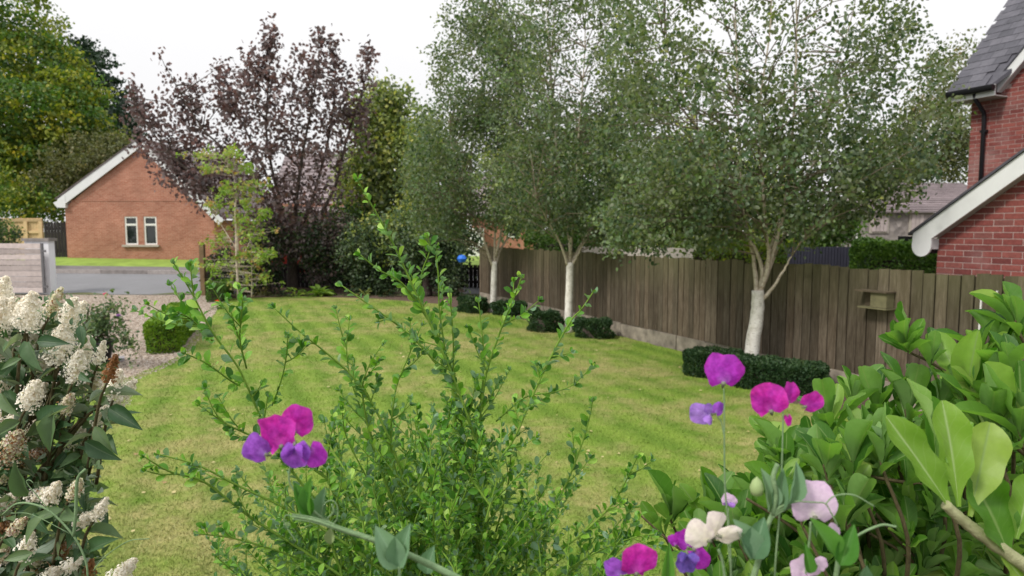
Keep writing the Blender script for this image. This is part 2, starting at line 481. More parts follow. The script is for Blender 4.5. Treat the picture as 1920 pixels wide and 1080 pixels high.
for i in range(44):
    x = -34 + i * .92
    o = link('kerb_stone', kme, road, (x, 27.07, float(hz(x, 27.07)) + .02), False)
# paving slabs left of the lawn
pav = sheet('paved_path', [(-6.55, 1.6), (-5.5, 1.6), (-5.62, 7.4), (-6.55, 7.4)], -.004, mConc, 1.5)
pb = MB(); pb.box((0, 0, 0), (.94, .59, .04)); pme = pb.mesh('slab', mPave)
for i in range(9):
    o = link('slab', pme, pav, (-6.06 + i * .006, 1.95 + i * .61, .006), False); o.rotation_euler = (0, 0, random.uniform(-.015, .015))
# the raised bed under the near shrubs
mWall = plain('sleeper_timber', (.10, .075, .05), .9, .3, 6, bmp=.5)
rb = MB()
rb.add([(-3.0, -.6, .45), (3.2, -.6, .45), (3.2, 2.2, .45), (-3.0, 2.2, .45)], [(0, 1, 2, 3)])
tag(rb.build('raised_bed_soil', mSoil), kind='structure')
for k in range(3):
    for (a, bb) in (((-3.06, 2.26), (3.26, 2.26)), ((-3.06, -.6), (-3.06, 2.2)), ((3.26, -.6), (3.26, 2.2))):
        c = ((a[0] + bb[0]) / 2, (a[1] + bb[1]) / 2, .08 + k * .163)
        q = MB(); q.box(c, (abs(bb[0] - a[0]) or .1, abs(bb[1] - a[1]) or .1, .158))
        q = q.build('bed_wall', mWall); tag(q, kind='structure')

# pebbles and grass blades
def poly_mask(poly, x, y):
    c = np.zeros(len(x), bool); m = len(poly)
    for i in range(m):
        x1, y1 = poly[i][:2]; x2, y2 = poly[i - 1][:2]
        if y1 == y2: continue
        cond = ((y1 > y) != (y2 > y)) & (x < (x2 - x1) * (y - y1) / (y2 - y1) + x1); c ^= cond
    return c
def in_view(x, y, m=60):
    px = 960 + FPX * x / np.maximum(y, .1); return (px > -m) & (px < 1920 + m)
nP = 90000
px_ = RG.uniform(-17, -5, nP); py_ = 8 + 14 * RG.random(nP) ** 1.3
ok = poly_mask(gravel_poly, px_, py_) & in_view(px_, py_); px_, py_ = px_[ok], py_[ok]; k = len(px_)
OCT = np.array([(1, 0, 0), (0, 1, 0), (-1, 0, 0), (0, -1, 0), (0, 0, .6), (0, 0, -.5)]); OCTF = np.array([(0, 1, 4), (1, 2, 4), (2, 3, 4), (3, 0, 4)])
fr = frames(np.column_stack((RG.normal(size=k), RG.normal(size=k), RG.normal(size=k) * .2)), np.tile((0, 0, 1.0), (k, 1)) + RG.normal(size=(k, 3)) * .2)
mb = MB(); mb.addm(place(OCT, np.column_stack((px_, py_, np.full(k, .008))), fr, RG.uniform(.009, .020, k)), OCTF, RG.random(k))
tag(mb.build('gravel', mPebble), 'buff and pink gravel spread over the driveway', 'gravel', kind='stuff')

nG = 330000
gy = 3.6 + 17 * RG.random(nG) ** 1.45; gx = RG.uniform(-.78, .62, nG) * gy
lp = [tuple(p) for p in lawn_poly]
ok = poly_mask(lp, gx, gy) & in_view(gx, gy); gx, gy = gx[ok], gy[ok]; k = len(gx)
BL = np.array([(-.09, 0, 0), (.09, 0, 0), (0.0, 1, 0)]); BLF = np.array([(0, 1, 2)])
ax = np.column_stack((RG.normal(size=k) * .8, RG.normal(size=k) * .8, np.ones(k)))
fr = frames(ax, RG.normal(size=(k, 3)))
sz = (.016 + .020 * RG.random(k)) * (1 + gy * .03)
mGrass, nt, b = newmat('grass_blade', rough=.7, spec=.2)
v = vec(nt); n1 = noise(nt, v, .55, 5, .62); n2 = noise(nt, v, 3.2, 5, .65)
f = math_(nt, 'ADD', math_(nt, 'MULTIPLY', n1, .75), math_(nt, 'MULTIPLY', n2, .35))
dm = ramp(nt, f, [(.50, (0, 0, 0)), (.68, (.85, .85, .85))])
mp = node(nt, 'ShaderNodeMapping'); mp.inputs['Rotation'].default_value = (0, 0, rad(-24)); lk(nt, v, mp.inputs[0])
wv = node(nt, 'ShaderNodeTexWave', wave_type='BANDS', bands_direction='X'); wv.inputs['Scale'].default_value = .62; wv.inputs['Distortion'].default_value = 1.1
wv.inputs['Detail'].default_value = 3; wv.inputs['Detail Scale'].default_value = 1.2; lk(nt, mp.outputs[0], wv.inputs['Vector'])
r = rnd01(nt)
green = mixc(nt, wv.outputs['Fac'], ramp(nt, r, [(0, (.11, .195, .022)), (1, (.18, .28, .042))]), ramp(nt, r, [(0, (.155, .26, .032)), (1, (.25, .355, .06))]))
lk(nt, mixc(nt, dm, green, ramp(nt, r, [(0, (.22, .24, .075)), (.5, (.33, .31, .13)), (1, (.42, .38, .2))])), b.inputs['Base Color'])
mb = MB(); mb.addm(place(BL, np.column_stack((gx, gy, np.full(k, .004))), fr, sz), BLF, RG.random(k))
tag(mb.build('grass', mGrass), 'short mown grass with dry straw patches on the lawn', 'grass', kind='stuff')

# ---------------------------------------------------------------- the long board fence
mBoard, nt, b = newmat('weathered_board', rough=.9, spec=.15)
v = vec(nt); nb = noise(nt, v, 10, 6, .7, (3, 3, .35)); nf = noise(nt, v, 60, 4, .7, (3, 3, .12)); nl = noise(nt, v, 1.2, 4)
oi = rnd01(nt)
base = ramp(nt, nb, [(.28, (.055, .042, .030)), (.5, (.098, .082, .064)), (.72, (.165, .143, .116))])
base = mixc(nt, 1.0, base, ramp(nt, oi, [(0, (.70, .66, .60)), (.35, (.95, .93, .86)), (.7, (1.15, 1.05, .95)), (1, (1.35, 1.3, 1.22))]), 'MULTIPLY')
base = mixc(nt, 1.0, base, ramp(nt, nf, [(.3, (.72, .72, .72)), (.7, (1.2, 1.2, 1.2))]), 'MULTIPLY')
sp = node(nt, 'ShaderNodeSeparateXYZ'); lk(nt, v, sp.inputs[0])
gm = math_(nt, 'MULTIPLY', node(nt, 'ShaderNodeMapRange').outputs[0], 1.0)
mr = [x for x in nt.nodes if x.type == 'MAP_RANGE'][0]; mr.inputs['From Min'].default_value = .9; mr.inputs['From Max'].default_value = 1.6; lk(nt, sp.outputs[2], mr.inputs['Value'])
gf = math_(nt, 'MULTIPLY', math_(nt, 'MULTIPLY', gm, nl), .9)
base = mixc(nt, gf, base, (.115, .115, .055))  # green stain that also puts the shade band at the top into the colour
lk(nt, base, b.inputs['Base Color']); bump(nt, b, nf, .5, .006)

fence = empty('board_fence', FL(0), 'long weathered vertical board fence along the right of the lawn', 'fence')
FH = 1.6
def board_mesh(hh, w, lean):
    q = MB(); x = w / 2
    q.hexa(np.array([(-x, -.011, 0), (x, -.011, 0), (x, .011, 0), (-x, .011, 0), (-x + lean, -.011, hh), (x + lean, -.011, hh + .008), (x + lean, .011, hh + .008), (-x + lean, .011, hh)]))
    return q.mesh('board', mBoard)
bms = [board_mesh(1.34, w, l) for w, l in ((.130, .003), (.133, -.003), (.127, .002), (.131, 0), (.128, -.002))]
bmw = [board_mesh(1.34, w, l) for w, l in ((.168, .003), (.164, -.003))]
S0, S1 = -11.0, 6.2
s = S0; i = 0
gaps = [on_plane(1838, 580, 0)[0], on_plane(1868, 560, 0)[0], on_plane(1901, 560, 0)[0]]
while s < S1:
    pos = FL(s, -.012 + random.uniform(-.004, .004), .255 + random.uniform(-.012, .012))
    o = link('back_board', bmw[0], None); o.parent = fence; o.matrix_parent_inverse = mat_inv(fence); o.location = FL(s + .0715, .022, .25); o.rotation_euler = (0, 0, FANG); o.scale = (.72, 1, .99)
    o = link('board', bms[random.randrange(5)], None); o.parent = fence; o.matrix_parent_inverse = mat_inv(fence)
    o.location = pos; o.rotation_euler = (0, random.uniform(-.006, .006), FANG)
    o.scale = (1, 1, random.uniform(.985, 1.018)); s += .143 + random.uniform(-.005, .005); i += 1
# backing rails and posts behind the boards
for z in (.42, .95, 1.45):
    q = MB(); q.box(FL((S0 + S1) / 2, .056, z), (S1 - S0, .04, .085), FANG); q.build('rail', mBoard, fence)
q = MB(); k = 0
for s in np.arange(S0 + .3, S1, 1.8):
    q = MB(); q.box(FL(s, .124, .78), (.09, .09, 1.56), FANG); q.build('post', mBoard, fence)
s = S0
while s < S1:
    L = random.uniform(.72, .92); q = MB(); x = L / 2 - .006; zt = random.uniform(.235, .262)
    q.box(FL(s + L / 2, -.02 + random.uniform(-.01, .012), zt / 2 - .02), (L - .012, .07, zt + .04), FANG); q.build('gravel_board', mConc, fence); s += L
mWhite = plain('white_paint', (.78, .78, .77), .5, .05, 5, bmp=.05)
mCream = plain('pale_gap_light', (.62, .60, .60), .6, .1, 5)
for (pa, pb_) in (((1838, 546), (1840, 582)), ((1867, 545), (1869, 579)), ((1901, 548), (1903, 570)), ((1836, 596), (1836, 622))):  # pale strips stand in for light coming through gaps between boards
    a = on_plane(*pa, -.04); bb = on_plane(*pb_, -.04)
    q = MB(); q.box(FL((a[0] + bb[0]) / 2, -.034, (a[1] + bb[1]) / 2), (.016, .012, abs(a[1] - bb[1])), FANG); q.build('gap_light_strip', mCream, fence)

# bird box on the fence
s0, zt = on_plane(1622, 548, -.04); s1, zb = on_plane(1678, 577, -.04)
zt = on_plane(1650, 548, -.1)[1]; zb = on_plane(1650, 577, -.1)[1]
mBox = plain('pale_green_wood', (.14, .13, .07), .85, .2, 10)
mDarkWood = plain('dark_wet_wood', (.09, .07, .045), .9, .3, 10)
bbx = empty('bird_box', FL((s0 + s1) / 2, -.03, zb), 'small wooden open-sided bird box fixed to the weathered fence boards', 'bird box')
L = s1 - s0
q = MB(); q.box(FL(s0 + L * .69, -.10, (zt + zb) / 2), (L * .52, .13, zt - zb - .012), FANG); q.build('front_panel', mBox, bbx)
q = MB(); q.box(FL(s0 + L * .25, -.045, (zt + zb) / 2), (L * .4, .02, zt - zb - .012), FANG); q.build('back_panel', mDarkWood, bbx)
q = MB(); q.box(FL(s0 + L * .46, -.105, zt + .008), (L * 1.06, .19, .018), FANG); q.build('roof', mDarkWood, bbx)
q = MB(); q.box(FL(s0 + L * .52, -.105, zb - .006), (L * .95, .18, .016), FANG); q.build('floor_panel', mBox, bbx)

# ---------------------------------------------------------------- the brick house on the right
mBrick, nt, b = newmat('red_brick', rough=.9, spec=.2)
v = vec(nt); n1 = noise(nt, v, 30, 5, .7); n2 = noise(nt, v, 1.1, 4)
base = ramp(nt, rnd01(nt), [(0, (.15, .045, .042)), (.4, (.21, .062, .055)), (.75, (.25, .078, .066)), (1, (.19, .075, .068))])
base = mixc(nt, 1.0, base, ramp(nt, n1, [(.3, (.75, .75, .75)), (.7, (1.25, 1.25, 1.25))]), 'MULTIPLY')
base = mixc(nt, math_(nt, 'MULTIPLY', ramp(nt, n2, [(.55, (0, 0, 0)), (.75, (1, 1, 1))]), .35), base, (.45, .33, .32))
lk(nt, base, b.inputs['Base Color']); bump(nt, b, n1, .5, .003)
mMortar = plain('mortar', (.40, .31, .29), .95, .15, 30)
mSlate, nt, b = newmat('roof_slate', rough=.6, spec=.4)
v = vec(nt); n1 = noise(nt, v, 6, 6, .7)
base = mixc(nt, 1.0, ramp(nt, rnd01(nt), [(0, (.045, .045, .058)), (.5, (.065, .064, .082)), (1, (.09, .088, .108))]), ramp(nt, n1, [(.3, (.7, .7, .7)), (.7, (1.3, 1.28, 1.25))]), 'MULTIPLY')
lk(nt, base, b.inputs['Base Color']); bump(nt, b, n1, .4, .004)
mBlack = plain('black_plastic', (.012, .012, .015), .35, .1, 5, bmp=.02)
mBarge = plain('white_fascia', (.66, .67, .68), .5, .06, 3, bmp=.04)
mSoffit = plain('grey_soffit', (.42, .41, .40), .7, .08, 3)

house = empty('brick_house', FL(3, 3), 'red brick house beyond the fence with slate roof and white bargeboards', 'house')
def LP(s, n, z): return FL(s, n, z)
NW = 1.06      # wing gable plane
NM = 5.45      # main wall plane
bq = MB(); bq.box((0, 0, 0), (.215, .03, .065)); brick_me = bq.mesh('brick', mBrick)
def in_frame(p, m=12):
    d = p - np.array((0, 0, EYE)); dep = d[1] * _c - d[2] * _s; up = d[1] * _s + d[2] * _c
    if dep < .1: return False
    x = 960 + FPX * d[0] / dep; y = 540 - FPX * up / dep
    return -m < x < 1920 + m and -m < y < 1080 + m
def lay_bricks(parent, nplane, s0, s1, z0, z1, keep, limit, visible):
    """bricks as objects where the photograph shows them, joined elsewhere"""
    rest = MB(); cnt = 0; z = z0; row = 0
    while z < z1:
        s = s0 - (.1125 if row % 2 else 0)
        while s < s1:
            a, bb = max(s, s0), min(s + .215, s1)
            if bb - a > .03 and keep((a + bb) / 2, z + .033):
                c = LP((a + bb) / 2, nplane + .011, z + .0325); jit = random.uniform(-.002, .002)
                if visible((a + bb) / 2, z + .033) and in_frame(c) and cnt < limit:
                    o = link('brick', brick_me, None); o.parent = parent; o.matrix_parent_inverse = mat_inv(parent)
                    o.location = c + np.append(N_ * jit, 0); o.rotation_euler = (0, 0, FANG); o.scale = ((bb - a) / .215, 1, 1); cnt += 1
                else: rest.box(c, (bb - a, .03, .065), FANG, random.random())
            s += .225
        z += .075; row += 1
    return rest, cnt
# wing: rake measured on the plane of the board
NB = NW - .17
bt0 = on_plane(1712, 437, NB); bt1 = on_plane(1920, 285, NB)
bb0 = on_plane(1746, 449, NB); bb1 = on_plane(1920, 324, NB)
msl = (bt1[1] - bt0[1]) / (bt1[0] - bt0[0])
def rake(s): return bt0[1] + msl * (s - bt0[0])
thick = rake(bb1[0]) - bb1[1]
apex_s = bt0[0] + 3.6
def rake2(s): return rake(s) if s <= apex_s else rake(2 * apex_s - s)
sW = on_plane(1757, 490, NW)[0]; sWend = 2 * apex_s - sW
zl, = (0.0,)
wing_bk = MB()
poly = [LP(sW, NW, 0), LP(sWend, NW, 0), LP(sWend, NW, rake2(sWend) - thick - .0), LP(apex_s, NW, rake(apex_s) - thick), LP(sW, NW, rake(sW) - .12)]
wing_bk.prism(poly, np.append(N_ * .0, 0), np.append(N_ * (NM - NW - .02), 0)); wing_bk.build('wall', mMortar, house)
rest, c1 = lay_bricks(house, NW, sW, sWend, .03, rake(apex_s), lambda s, z: z < rake2(s) - .06 and (s < sW + 3.4 or True), 150, lambda s, z: z > 1.1)
# main block
sM = on_plane(1815, 330, NM)[0]
g0 = on_plane(1783, 171, NM - .36); g1 = on_plane(1868, 158, NM - .36)
zg = (g0[1] + g1[1]) / 2
sG0, sG1 = g0[0], g1[0]
# pitch of the slate slope from the far verge
r = ray(1895, 2); o_ = np.array((0, 0, EYE)); dU = np.dot(FA, U) + sG0
kk = (dU) / np.dot(r[:2], U); q_ = o_ + r * kk; nv = np.dot(q_[:2] - FA, N_); pitch = (q_[2] - zg) / (nv - (NM - .36))
ridge_n = NM + 4.0
def roofz(n): return zg + pitch * (n - (NM - .36))
rk0 = on_plane(1872, 150, NM - .12); rk1 = on_plane(1920, 92, NM - .12)
gm_ = (rk1[1] - rk0[1]) / (rk1[0] - rk0[0]); gap_s = rk0[0] + 1.7
def grake(s): return rk0[1] + gm_ * (s - rk0[0]) if s < gap_s else rk0[1] + gm_ * (2 * gap_s - s - rk0[0])
mainw = MB(); sMend = 2 * gap_s - rk0[0] + 2.0
zwt = zg - .03
mainw.prism([LP(sM, NM, 0), LP(sMend, NM, 0), LP(sMend, NM, zwt), LP(2 * gap_s - rk0[0] + .1, NM, zwt), LP(gap_s, NM, grake(gap_s) - .2), LP(rk0[0] - .1, NM, zwt), LP(sM, NM, zwt)], np.append(N_ * .0, 0), np.append(N_ * .3, 0)); mainw.build('wall', mMortar, house)
q = MB(); q.prism([LP(sM, NM + .3, 0), LP(sM, NM + 8, 0), LP(sM, NM + 8, zwt), LP(sM, NM + 4, roofz(NM + 4) - .1), LP(sM, NM + .3, roofz(NM + .3) - .15)], np.append(U * .001, 0), np.append(U * .25, 0)); q.build('gable_wall', mMortar, house)
rest2, c2 = lay_bricks(house, NM, sM, sM + 5.5, 2.3, 7.5, lambda s, z: (z < zwt - .02) or (s > rk0[0] and z < grake(s) - .2), 145, lambda s, z: True)
for rr_, nm in ((rest, 'brickwork'), (rest2, 'brickwork')):
    if rr_.n: tag(rr_.build(nm, mBrick, house), kind='stuff')
print('bricks', c1, c2, 'wing rake', msl, thick, 'main pitch', pitch, 'zg', zg, 'sG', sG0, sG1, 'sM', sM, 'gm', gm_)
# slates
sq = MB(); sq.box((0, 0, 0), (.245, .30, .008)); slate_me = sq.mesh('slate', mSlate)
sl = math.sqrt(1 + pitch * pitch); dn = 1 / sl; row = 0; cnt = 0; rest = MB()
from mathutils import Euler
tilt = math.atan(pitch)
Rm = Matrix((tuple(np.append(U, 0)), tuple(np.append(N_ * math.cos(tilt), math.sin(tilt))), tuple(np.cross(np.append(U, 0), np.append(N_ * math.cos(tilt), math.sin(tilt)))))).transposed()
flip = Rm.col[2].z < 0
Rq = Rm.to_quaternion() if Rm.determinant() > 0 else None
if Rq is None:
    Rm.col[0] = -Rm.col[0]; Rq = Rm.to_quaternion()
d = 0.1
while d < 4.6:
    n = NM - .36 + d * dn; z = roofz(n) + .02 - .0
    s = sG0 - (.0 if row % 2 else .125)
    while s < sG0 + 6:
        if s + .25 > sG0 and (roofz(n - .12) > grake(s + .22) or s + .2 < rk0[0] or s > 2 * gap_s - rk0[0]):
            c = LP(max(s, sG0 - .06) + .125, n, z)
            if in_frame(c, 30) and cnt < 280:
                o = link('slate', slate_me, None); o.parent = house; o.matrix_parent_inverse = mat_inv(house); o.location = c
                o.rotation_mode = 'QUATERNION'; o.rotation_quaternion = Rq @ Euler((-.03 + random.uniform(-.004, .004), 0, random.uniform(-.006, .006))).to_quaternion(); cnt += 1
            elif True:
                ax_ = np.array(Rm.col[0]); ay = np.array(Rm.col[1]); az = np.array(Rm.col[2])
                vv = np.array([(-.12, -.15, -.004), (.12, -.15, -.004), (.12, .15, -.004), (-.12, .15, -.004), (-.12, -.15, .004), (.12, -.15, .004), (.12, .15, .004), (-.12, .15, .004)])
                rest.hexa(c + vv[:, :1] * ax_ + vv[:, 1:2] * ay + vv[:, 2:] * az, random.random())
        s += .25
    d += .19; row += 1
print('slates', cnt)
if rest.n: tag(rest.build('slating', mSlate, house), kind='stuff')
ne = NM - .36; nvv = ne + (grake(gap_s) - zg) / pitch; sR = rk0[0] + .02; sR2 = 2 * gap_s - sR
q = MB()
for pl_ in ([(sG0, ne), (sR, ne), (gap_s, nvv), (gap_s, NM + 4), (sG0, NM + 4)], [(gap_s, nvv), (sR2, ne), (sG0 + 8, ne), (sG0 + 8, NM + 4), (gap_s, NM + 4)]):
    q.prism([LP(a, n, roofz(n)) for a, n in pl_], (0, 0, 0), (0, 0, -.07))
q.build('roof', mSlate, house)
q = MB(); q.prism([LP(sG0, NM + 4, roofz(NM + 4)), LP(sG0, NM + 8.36, zg), LP(sG0, NM + 8.3, zg - .1), LP(sG0, NM + 4, roofz(NM + 4) - .12)], (0, 0, 0), np.append(U * 8, 0)); q.build('roof', mSlate, house)
# gutter, fascia, downpipe
q = MB()
nn = NM - .43
prof = [(nn - .06 * math.cos(a), zg - .02 - .10 * math.sin(a)) for a in np.linspace(0, math.pi, 9)] + [(nn + .05, zg - .018), (nn - .05, zg - .016)]
q.prism([LP(sG0 - .02, a, z) for a, z in prof], (0, 0, 0), np.append(U * (sG1 - sG0 + .02), 0)); q.build('gutter', mBlack, house)
q = MB(); q.box(LP((sG0 + sG1) / 2, NM - .36, zg - .10), (sG1 - sG0 - .02, .025, .19), FANG); q.build('fascia', mBarge, house)
q = MB(); q.box(LP((sG0 + sG1) / 2, NM - .17, zg - .19), (sG1 - sG0 - .02, .36, .02), FANG); q.build('soffit', mSoffit, house)
dp = on_plane(1843, 260, NM - .06)[0]
q = MB(); q.tube([LP(dp, NM - .36, zg - .10), LP(dp, NM - .34, zg - .2), LP(dp, NM - .08, zg - .42), LP(dp, NM - .06, zg - .5), LP(dp, NM - .06, .2)], .036, 10); q.build('downpipe', mBlack, house, True)
for z in (zg - .75, 2.7): 
    q = MB(); q.box(LP(dp, NM - .04, z), (.11, .085, .04), FANG); q.build('pipe_clip', mBlack, house)
# rake board of the wall gable
def rakeboard(sa, sb, fz, n0, n1, th, name, mat):
    q = MB(); q.prism([LP(sa, n0, fz(sa)), LP(sb, n0, fz(sb)), LP(sb, n0, fz(sb) - th), LP(sa, n0, fz(sa) - th)], (0, 0, 0), np.append(N_ * (n1 - n0), 0)); return q.build(name, mat, house)
rakeboard(rk0[0], gap_s, grake, NM - .14, NM - .11, .21, 'bargeboard', mBarge)
rakeboard(gap_s, 2 * gap_s - rk0[0], grake, NM - .14, NM - .11, .21, 'bargeboard', mBarge)
rakeboard(rk0[0], gap_s, lambda s: grake(s) - .19, NM - .11, NM, .02, 'soffit', mSoffit)
rakeboard(rk0[0] - .05, gap_s, lambda s: grake(s) + .03, NM - .16, NM + 3, .028, 'gable_roof', mSlate)
rakeboard(gap_s, 2 * gap_s - rk0[0], lambda s: grake(s) + .03, NM - .16, NM + 3, .028, 'gable_roof', mSlate)
# wing roof, bargeboard with rounded end
rakeboard(bt0[0] - .05, apex_s, lambda s: rake(s) + .035, NB - .03, NM, .03, 'wing_roof', mSlate)
rakeboard(apex_s, 2 * apex_s - bt0[0], lambda s: rake2(s) + .035, NB - .03, NM, .03, 'wing_roof', mSlate)
ea = on_plane(1709, 470, NB); eb = on_plane(1745, 470, NB)
w_ = eb[0] - ea[0]; cc = (ea[0] + eb[0]) / 2; zc = on_plane(1727, 461, NB)[1]
s_in = eb[0]
pl = [(apex_s, rake(apex_s)), (bt0[0], rake(bt0[0])), (ea[0], zc)] + [(cc - w_ / 2 * math.cos(a), zc - w_ / 2 * math.sin(a) * 1.05) for a in np.linspace(.15, math.pi - .15, 12)] + [(s_in, zc), (s_in, rake(s_in) - thick - .005), (apex_s, rake(apex_s) - thick)]
q = MB(); q.prism([LP(a, NB, z) for a, z in pl], np.append(N_ * -.0, 0), np.append(N_ * .03, 0)); q.build('bargeboard', mBarge, house)
rakeboard(apex_s, 2 * apex_s - bt0[0], rake2, NB, NB + .03, thick, 'bargeboard', mBarge)
rakeboard(s_in, apex_s, lambda s: rake(s) - thick + .03, NB + .03, NW, .02, 'soffit', mSoffit)
zb_ = on_plane(1752, 466, NB + .08)[1]
q = MB(); q.box(LP((s_in + sW) / 2 + .0, NB + .1, (zb_ + rake(sW) - thick) / 2 - .0), (sW - s_in + .02, .13, rake(s_in) - thick - zb_), FANG); q.build('soffit_box', mBarge, house)
q = MB(); q.box(LP((ea[0] + s_in) / 2 + .03, (NB + NM) / 2 + .03, zb_ - .03), (.12, NM - NB - .1, .07), FANG); q.build('gutter', mBlack, house)
# ---------------------------------------------------------------- the bungalow across the road
mFarBrick, nt, b = newmat('bungalow_brick', rough=.92, spec=.15)
tc = node(nt, 'ShaderNodeTexCoord'); mp = node(nt, 'ShaderNodeMapping'); mp.inputs['Rotation'].default_value = (rad(90), 0, 0); lk(nt, tc.outputs['Object'], mp.inputs[0])
br = node(nt, 'ShaderNodeTexBrick'); br.inputs['Scale'].default_value = 1; br.inputs['Brick Width'].default_value = .225; br.inputs['Row Height'].default_value = .075; br.inputs['Mortar Size'].default_value = .006
br.inputs['Color1'].default_value = (.33, .130, .088, 1); br.inputs['Color2'].default_value = (.41, .185, .130, 1); br.inputs['Mortar'].default_value = (.42, .30, .22, 1); lk(nt, mp.outputs[0], br.inputs['Vector'])
n1 = noise(nt, tc.outputs['Object'], 1.1, 5); n2 = noise(nt, tc.outputs['Object'], 6, 4, .6, (1, 1, 4))
col = mixc(nt, 1.0, br.outputs['Color'], ramp(nt, n1, [(.3, (.82, .82, .82)), (.7, (1.14, 1.14, 1.14))]), 'MULTIPLY')
col = mixc(nt, 1.0, col, ramp(nt, n2, [(.3, (.85, .82, .82)), (.7, (1.12, 1.14, 1.14))]), 'MULTIPLY')
lk(nt, col, b.inputs['Base Color']); bump(nt, b, br.outputs['Fac'], -.4, .01)
mUPVC = plain('white_window_frame', (.72, .71, .68), .4, .04, 5, bmp=.02)
mSill = plain('sill_stone', (.42, .38, .34), .85, .1, 8)
mGlass, nt, b = newmat('dark_glass', (.015, .02, .02), .05, .8)
mTileRoof = plain('brown_roof_tile', (.12, .10, .10), .85, .25, 4, obj=True)

BY = 31.0
gl = float(P(265, 487, BY)[2])
bung = empty('bungalow', P(262, 487, BY), 'orange brick bungalow gable end with two small white windows across the road', 'bungalow')
xl = P(124, 430, BY)[0]; xr = P(402, 430, BY)[0]; zlw = P(124, 389, BY)[2]; zrw = P(402, 412, BY)[2]; ap = P(265, 266, BY)
zb = gl - .8
win = [(P(234, 430, BY)[0], P(258, 430, BY)[0]), (P(270, 430, BY)[0], P(294, 430, BY)[0])]
wz1 = P(240, 406, BY)[2]; wz0 = P(240, 459, BY)[2]
q = MB()
def wallpoly(pts): q.prism([(a, BY, z) for a, z in pts], (0, 0, 0), (0, .3, 0))
def edgez(x): return zlw + (ap[2] - zlw) * (x - xl) / (ap[0] - xl) if x < ap[0] else zrw + (ap[2] - zrw) * (xr - x) / (xr - ap[0])
xs_ = [xl, win[0][0], win[0][1], win[1][0], win[1][1], xr]
for i in range(5):
    a, c_ = xs_[i], xs_[i + 1]
    topp = [(c_, edgez(c_))] + ([(ap[0], ap[2])] if a < ap[0] < c_ else []) + [(a, edgez(a))]
    if i in (1, 3):
        wallpoly([(a, zb), (c_, zb), (c_, wz0), (a, wz0)]); wallpoly([(a, wz1), (c_, wz1)] + topp)
    else: wallpoly([(a, zb), (c_, zb)] + topp)
q.build('wall', mFarBrick, bung)
q = MB(); q.box((xl + .16, BY + 5.3, (zb + zlw) / 2), (.3, 10, zlw - zb)); q.build('wall', mFarBrick, bung)
q = MB(); q.box((xr - .16, BY + 5.3, (zb + zrw) / 2), (.3, 10, zrw - zb)); q.build('wall', mFarBrick, bung)
for (a, c_) in win:
    w = MB(); t = .065; y = BY + .06
    w.box(((a + c_) / 2, y, wz1 - t / 2), (c_ - a, .08, t)); w.box(((a + c_) / 2, y, wz0 + t / 2), (c_ - a, .08, t))
    w.box((a + t / 2, y, (wz0 + wz1) / 2), (t, .08, wz1 - wz0 - 2 * t)); w.box((c_ - t / 2, y, (wz0 + wz1) / 2), (t, .08, wz1 - wz0 - 2 * t))
    zt_ = wz1 - .36
    w.box(((a + c_) / 2, y, zt_), (c_ - a - 2 * t, .08, .09))
    wo = w.build('window', mUPVC, bung)
    for (z0, z1) in ((wz0 + t, zt_ - .045), (zt_ + .045, wz1 - t)):
        g = MB(); g.box(((a + c_) / 2, y + .02, (z0 + z1) / 2), (c_ - a - 2 * t, .01, z1 - z0)); g.build('pane', mGlass, wo)
q = MB(); q.box(((win[0][0] + win[1][1]) / 2, BY - .02, wz0 - .045), (win[1][1] - win[0][0] + .2, .2, .08)); q.build('sill', mSill, bung)
q = MB(); q.box(((xl + xr) / 2, BY - .006, P(200, 376, BY)[2]), (xr - xl - .02, .02, .06)); q.build('brick_course', mFarBrick, bung)
# roof: barges and slopes
el = P(104, 384, BY); tipa = P(264, 262, BY)
def slab(p0, p1, th, y0, y1, nm, mt):
    m_ = MB(); d_ = unit(np.array(p1) - np.array(p0)); up = np.array((-d_[2], 0, d_[0])) * (1 if d_[0] > 0 else -1)
    v_ = [np.array(p0), np.array(p1), np.array(p1) + up * th, np.array(p0) + up * th]
    m_.prism([(a[0], y0, a[2]) for a in v_], (0, 0, 0), (0, y1 - y0, 0)); return m_.build(nm, mt, bung)
er = (P(412, 408, BY)[0], BY, P(412, 418, BY)[2])
slab((el[0] + .38, 0, el[2] - .06), (tipa[0], 0, tipa[2] - .36), .36, BY - .14, BY - .10, 'bargeboard', mBarge)
slab((tipa[0], 0, tipa[2] - .30), (er[0], 0, er[2] - .1), .30, BY - .14, BY - .10, 'bargeboard', mBarge)
slab((el[0] + .1, 0, el[2] + .22), (tipa[0], 0, tipa[2] + .03), .06, BY - .16, BY + 10, 'roof', mTileRoof)
slab((tipa[0], 0, tipa[2] + .03), (er[0] + .2, 0, er[2] + .19), .06, BY - .16, BY + 10, 'roof', mTileRoof)
q = MB(); q.prism([(el[0], BY - .15, el[2] + .08), (el[0] + .15, BY - .15, el[2] - .12), (xl + .12, BY - .15, el[2] - .14), (xl + .12, BY - .15, el[2] + .42), (el[0] + .42, BY - .15, el[2] + .30)], (0, 0, 0), (0, .5, 0)); q.build('box_end', mBarge, bung)

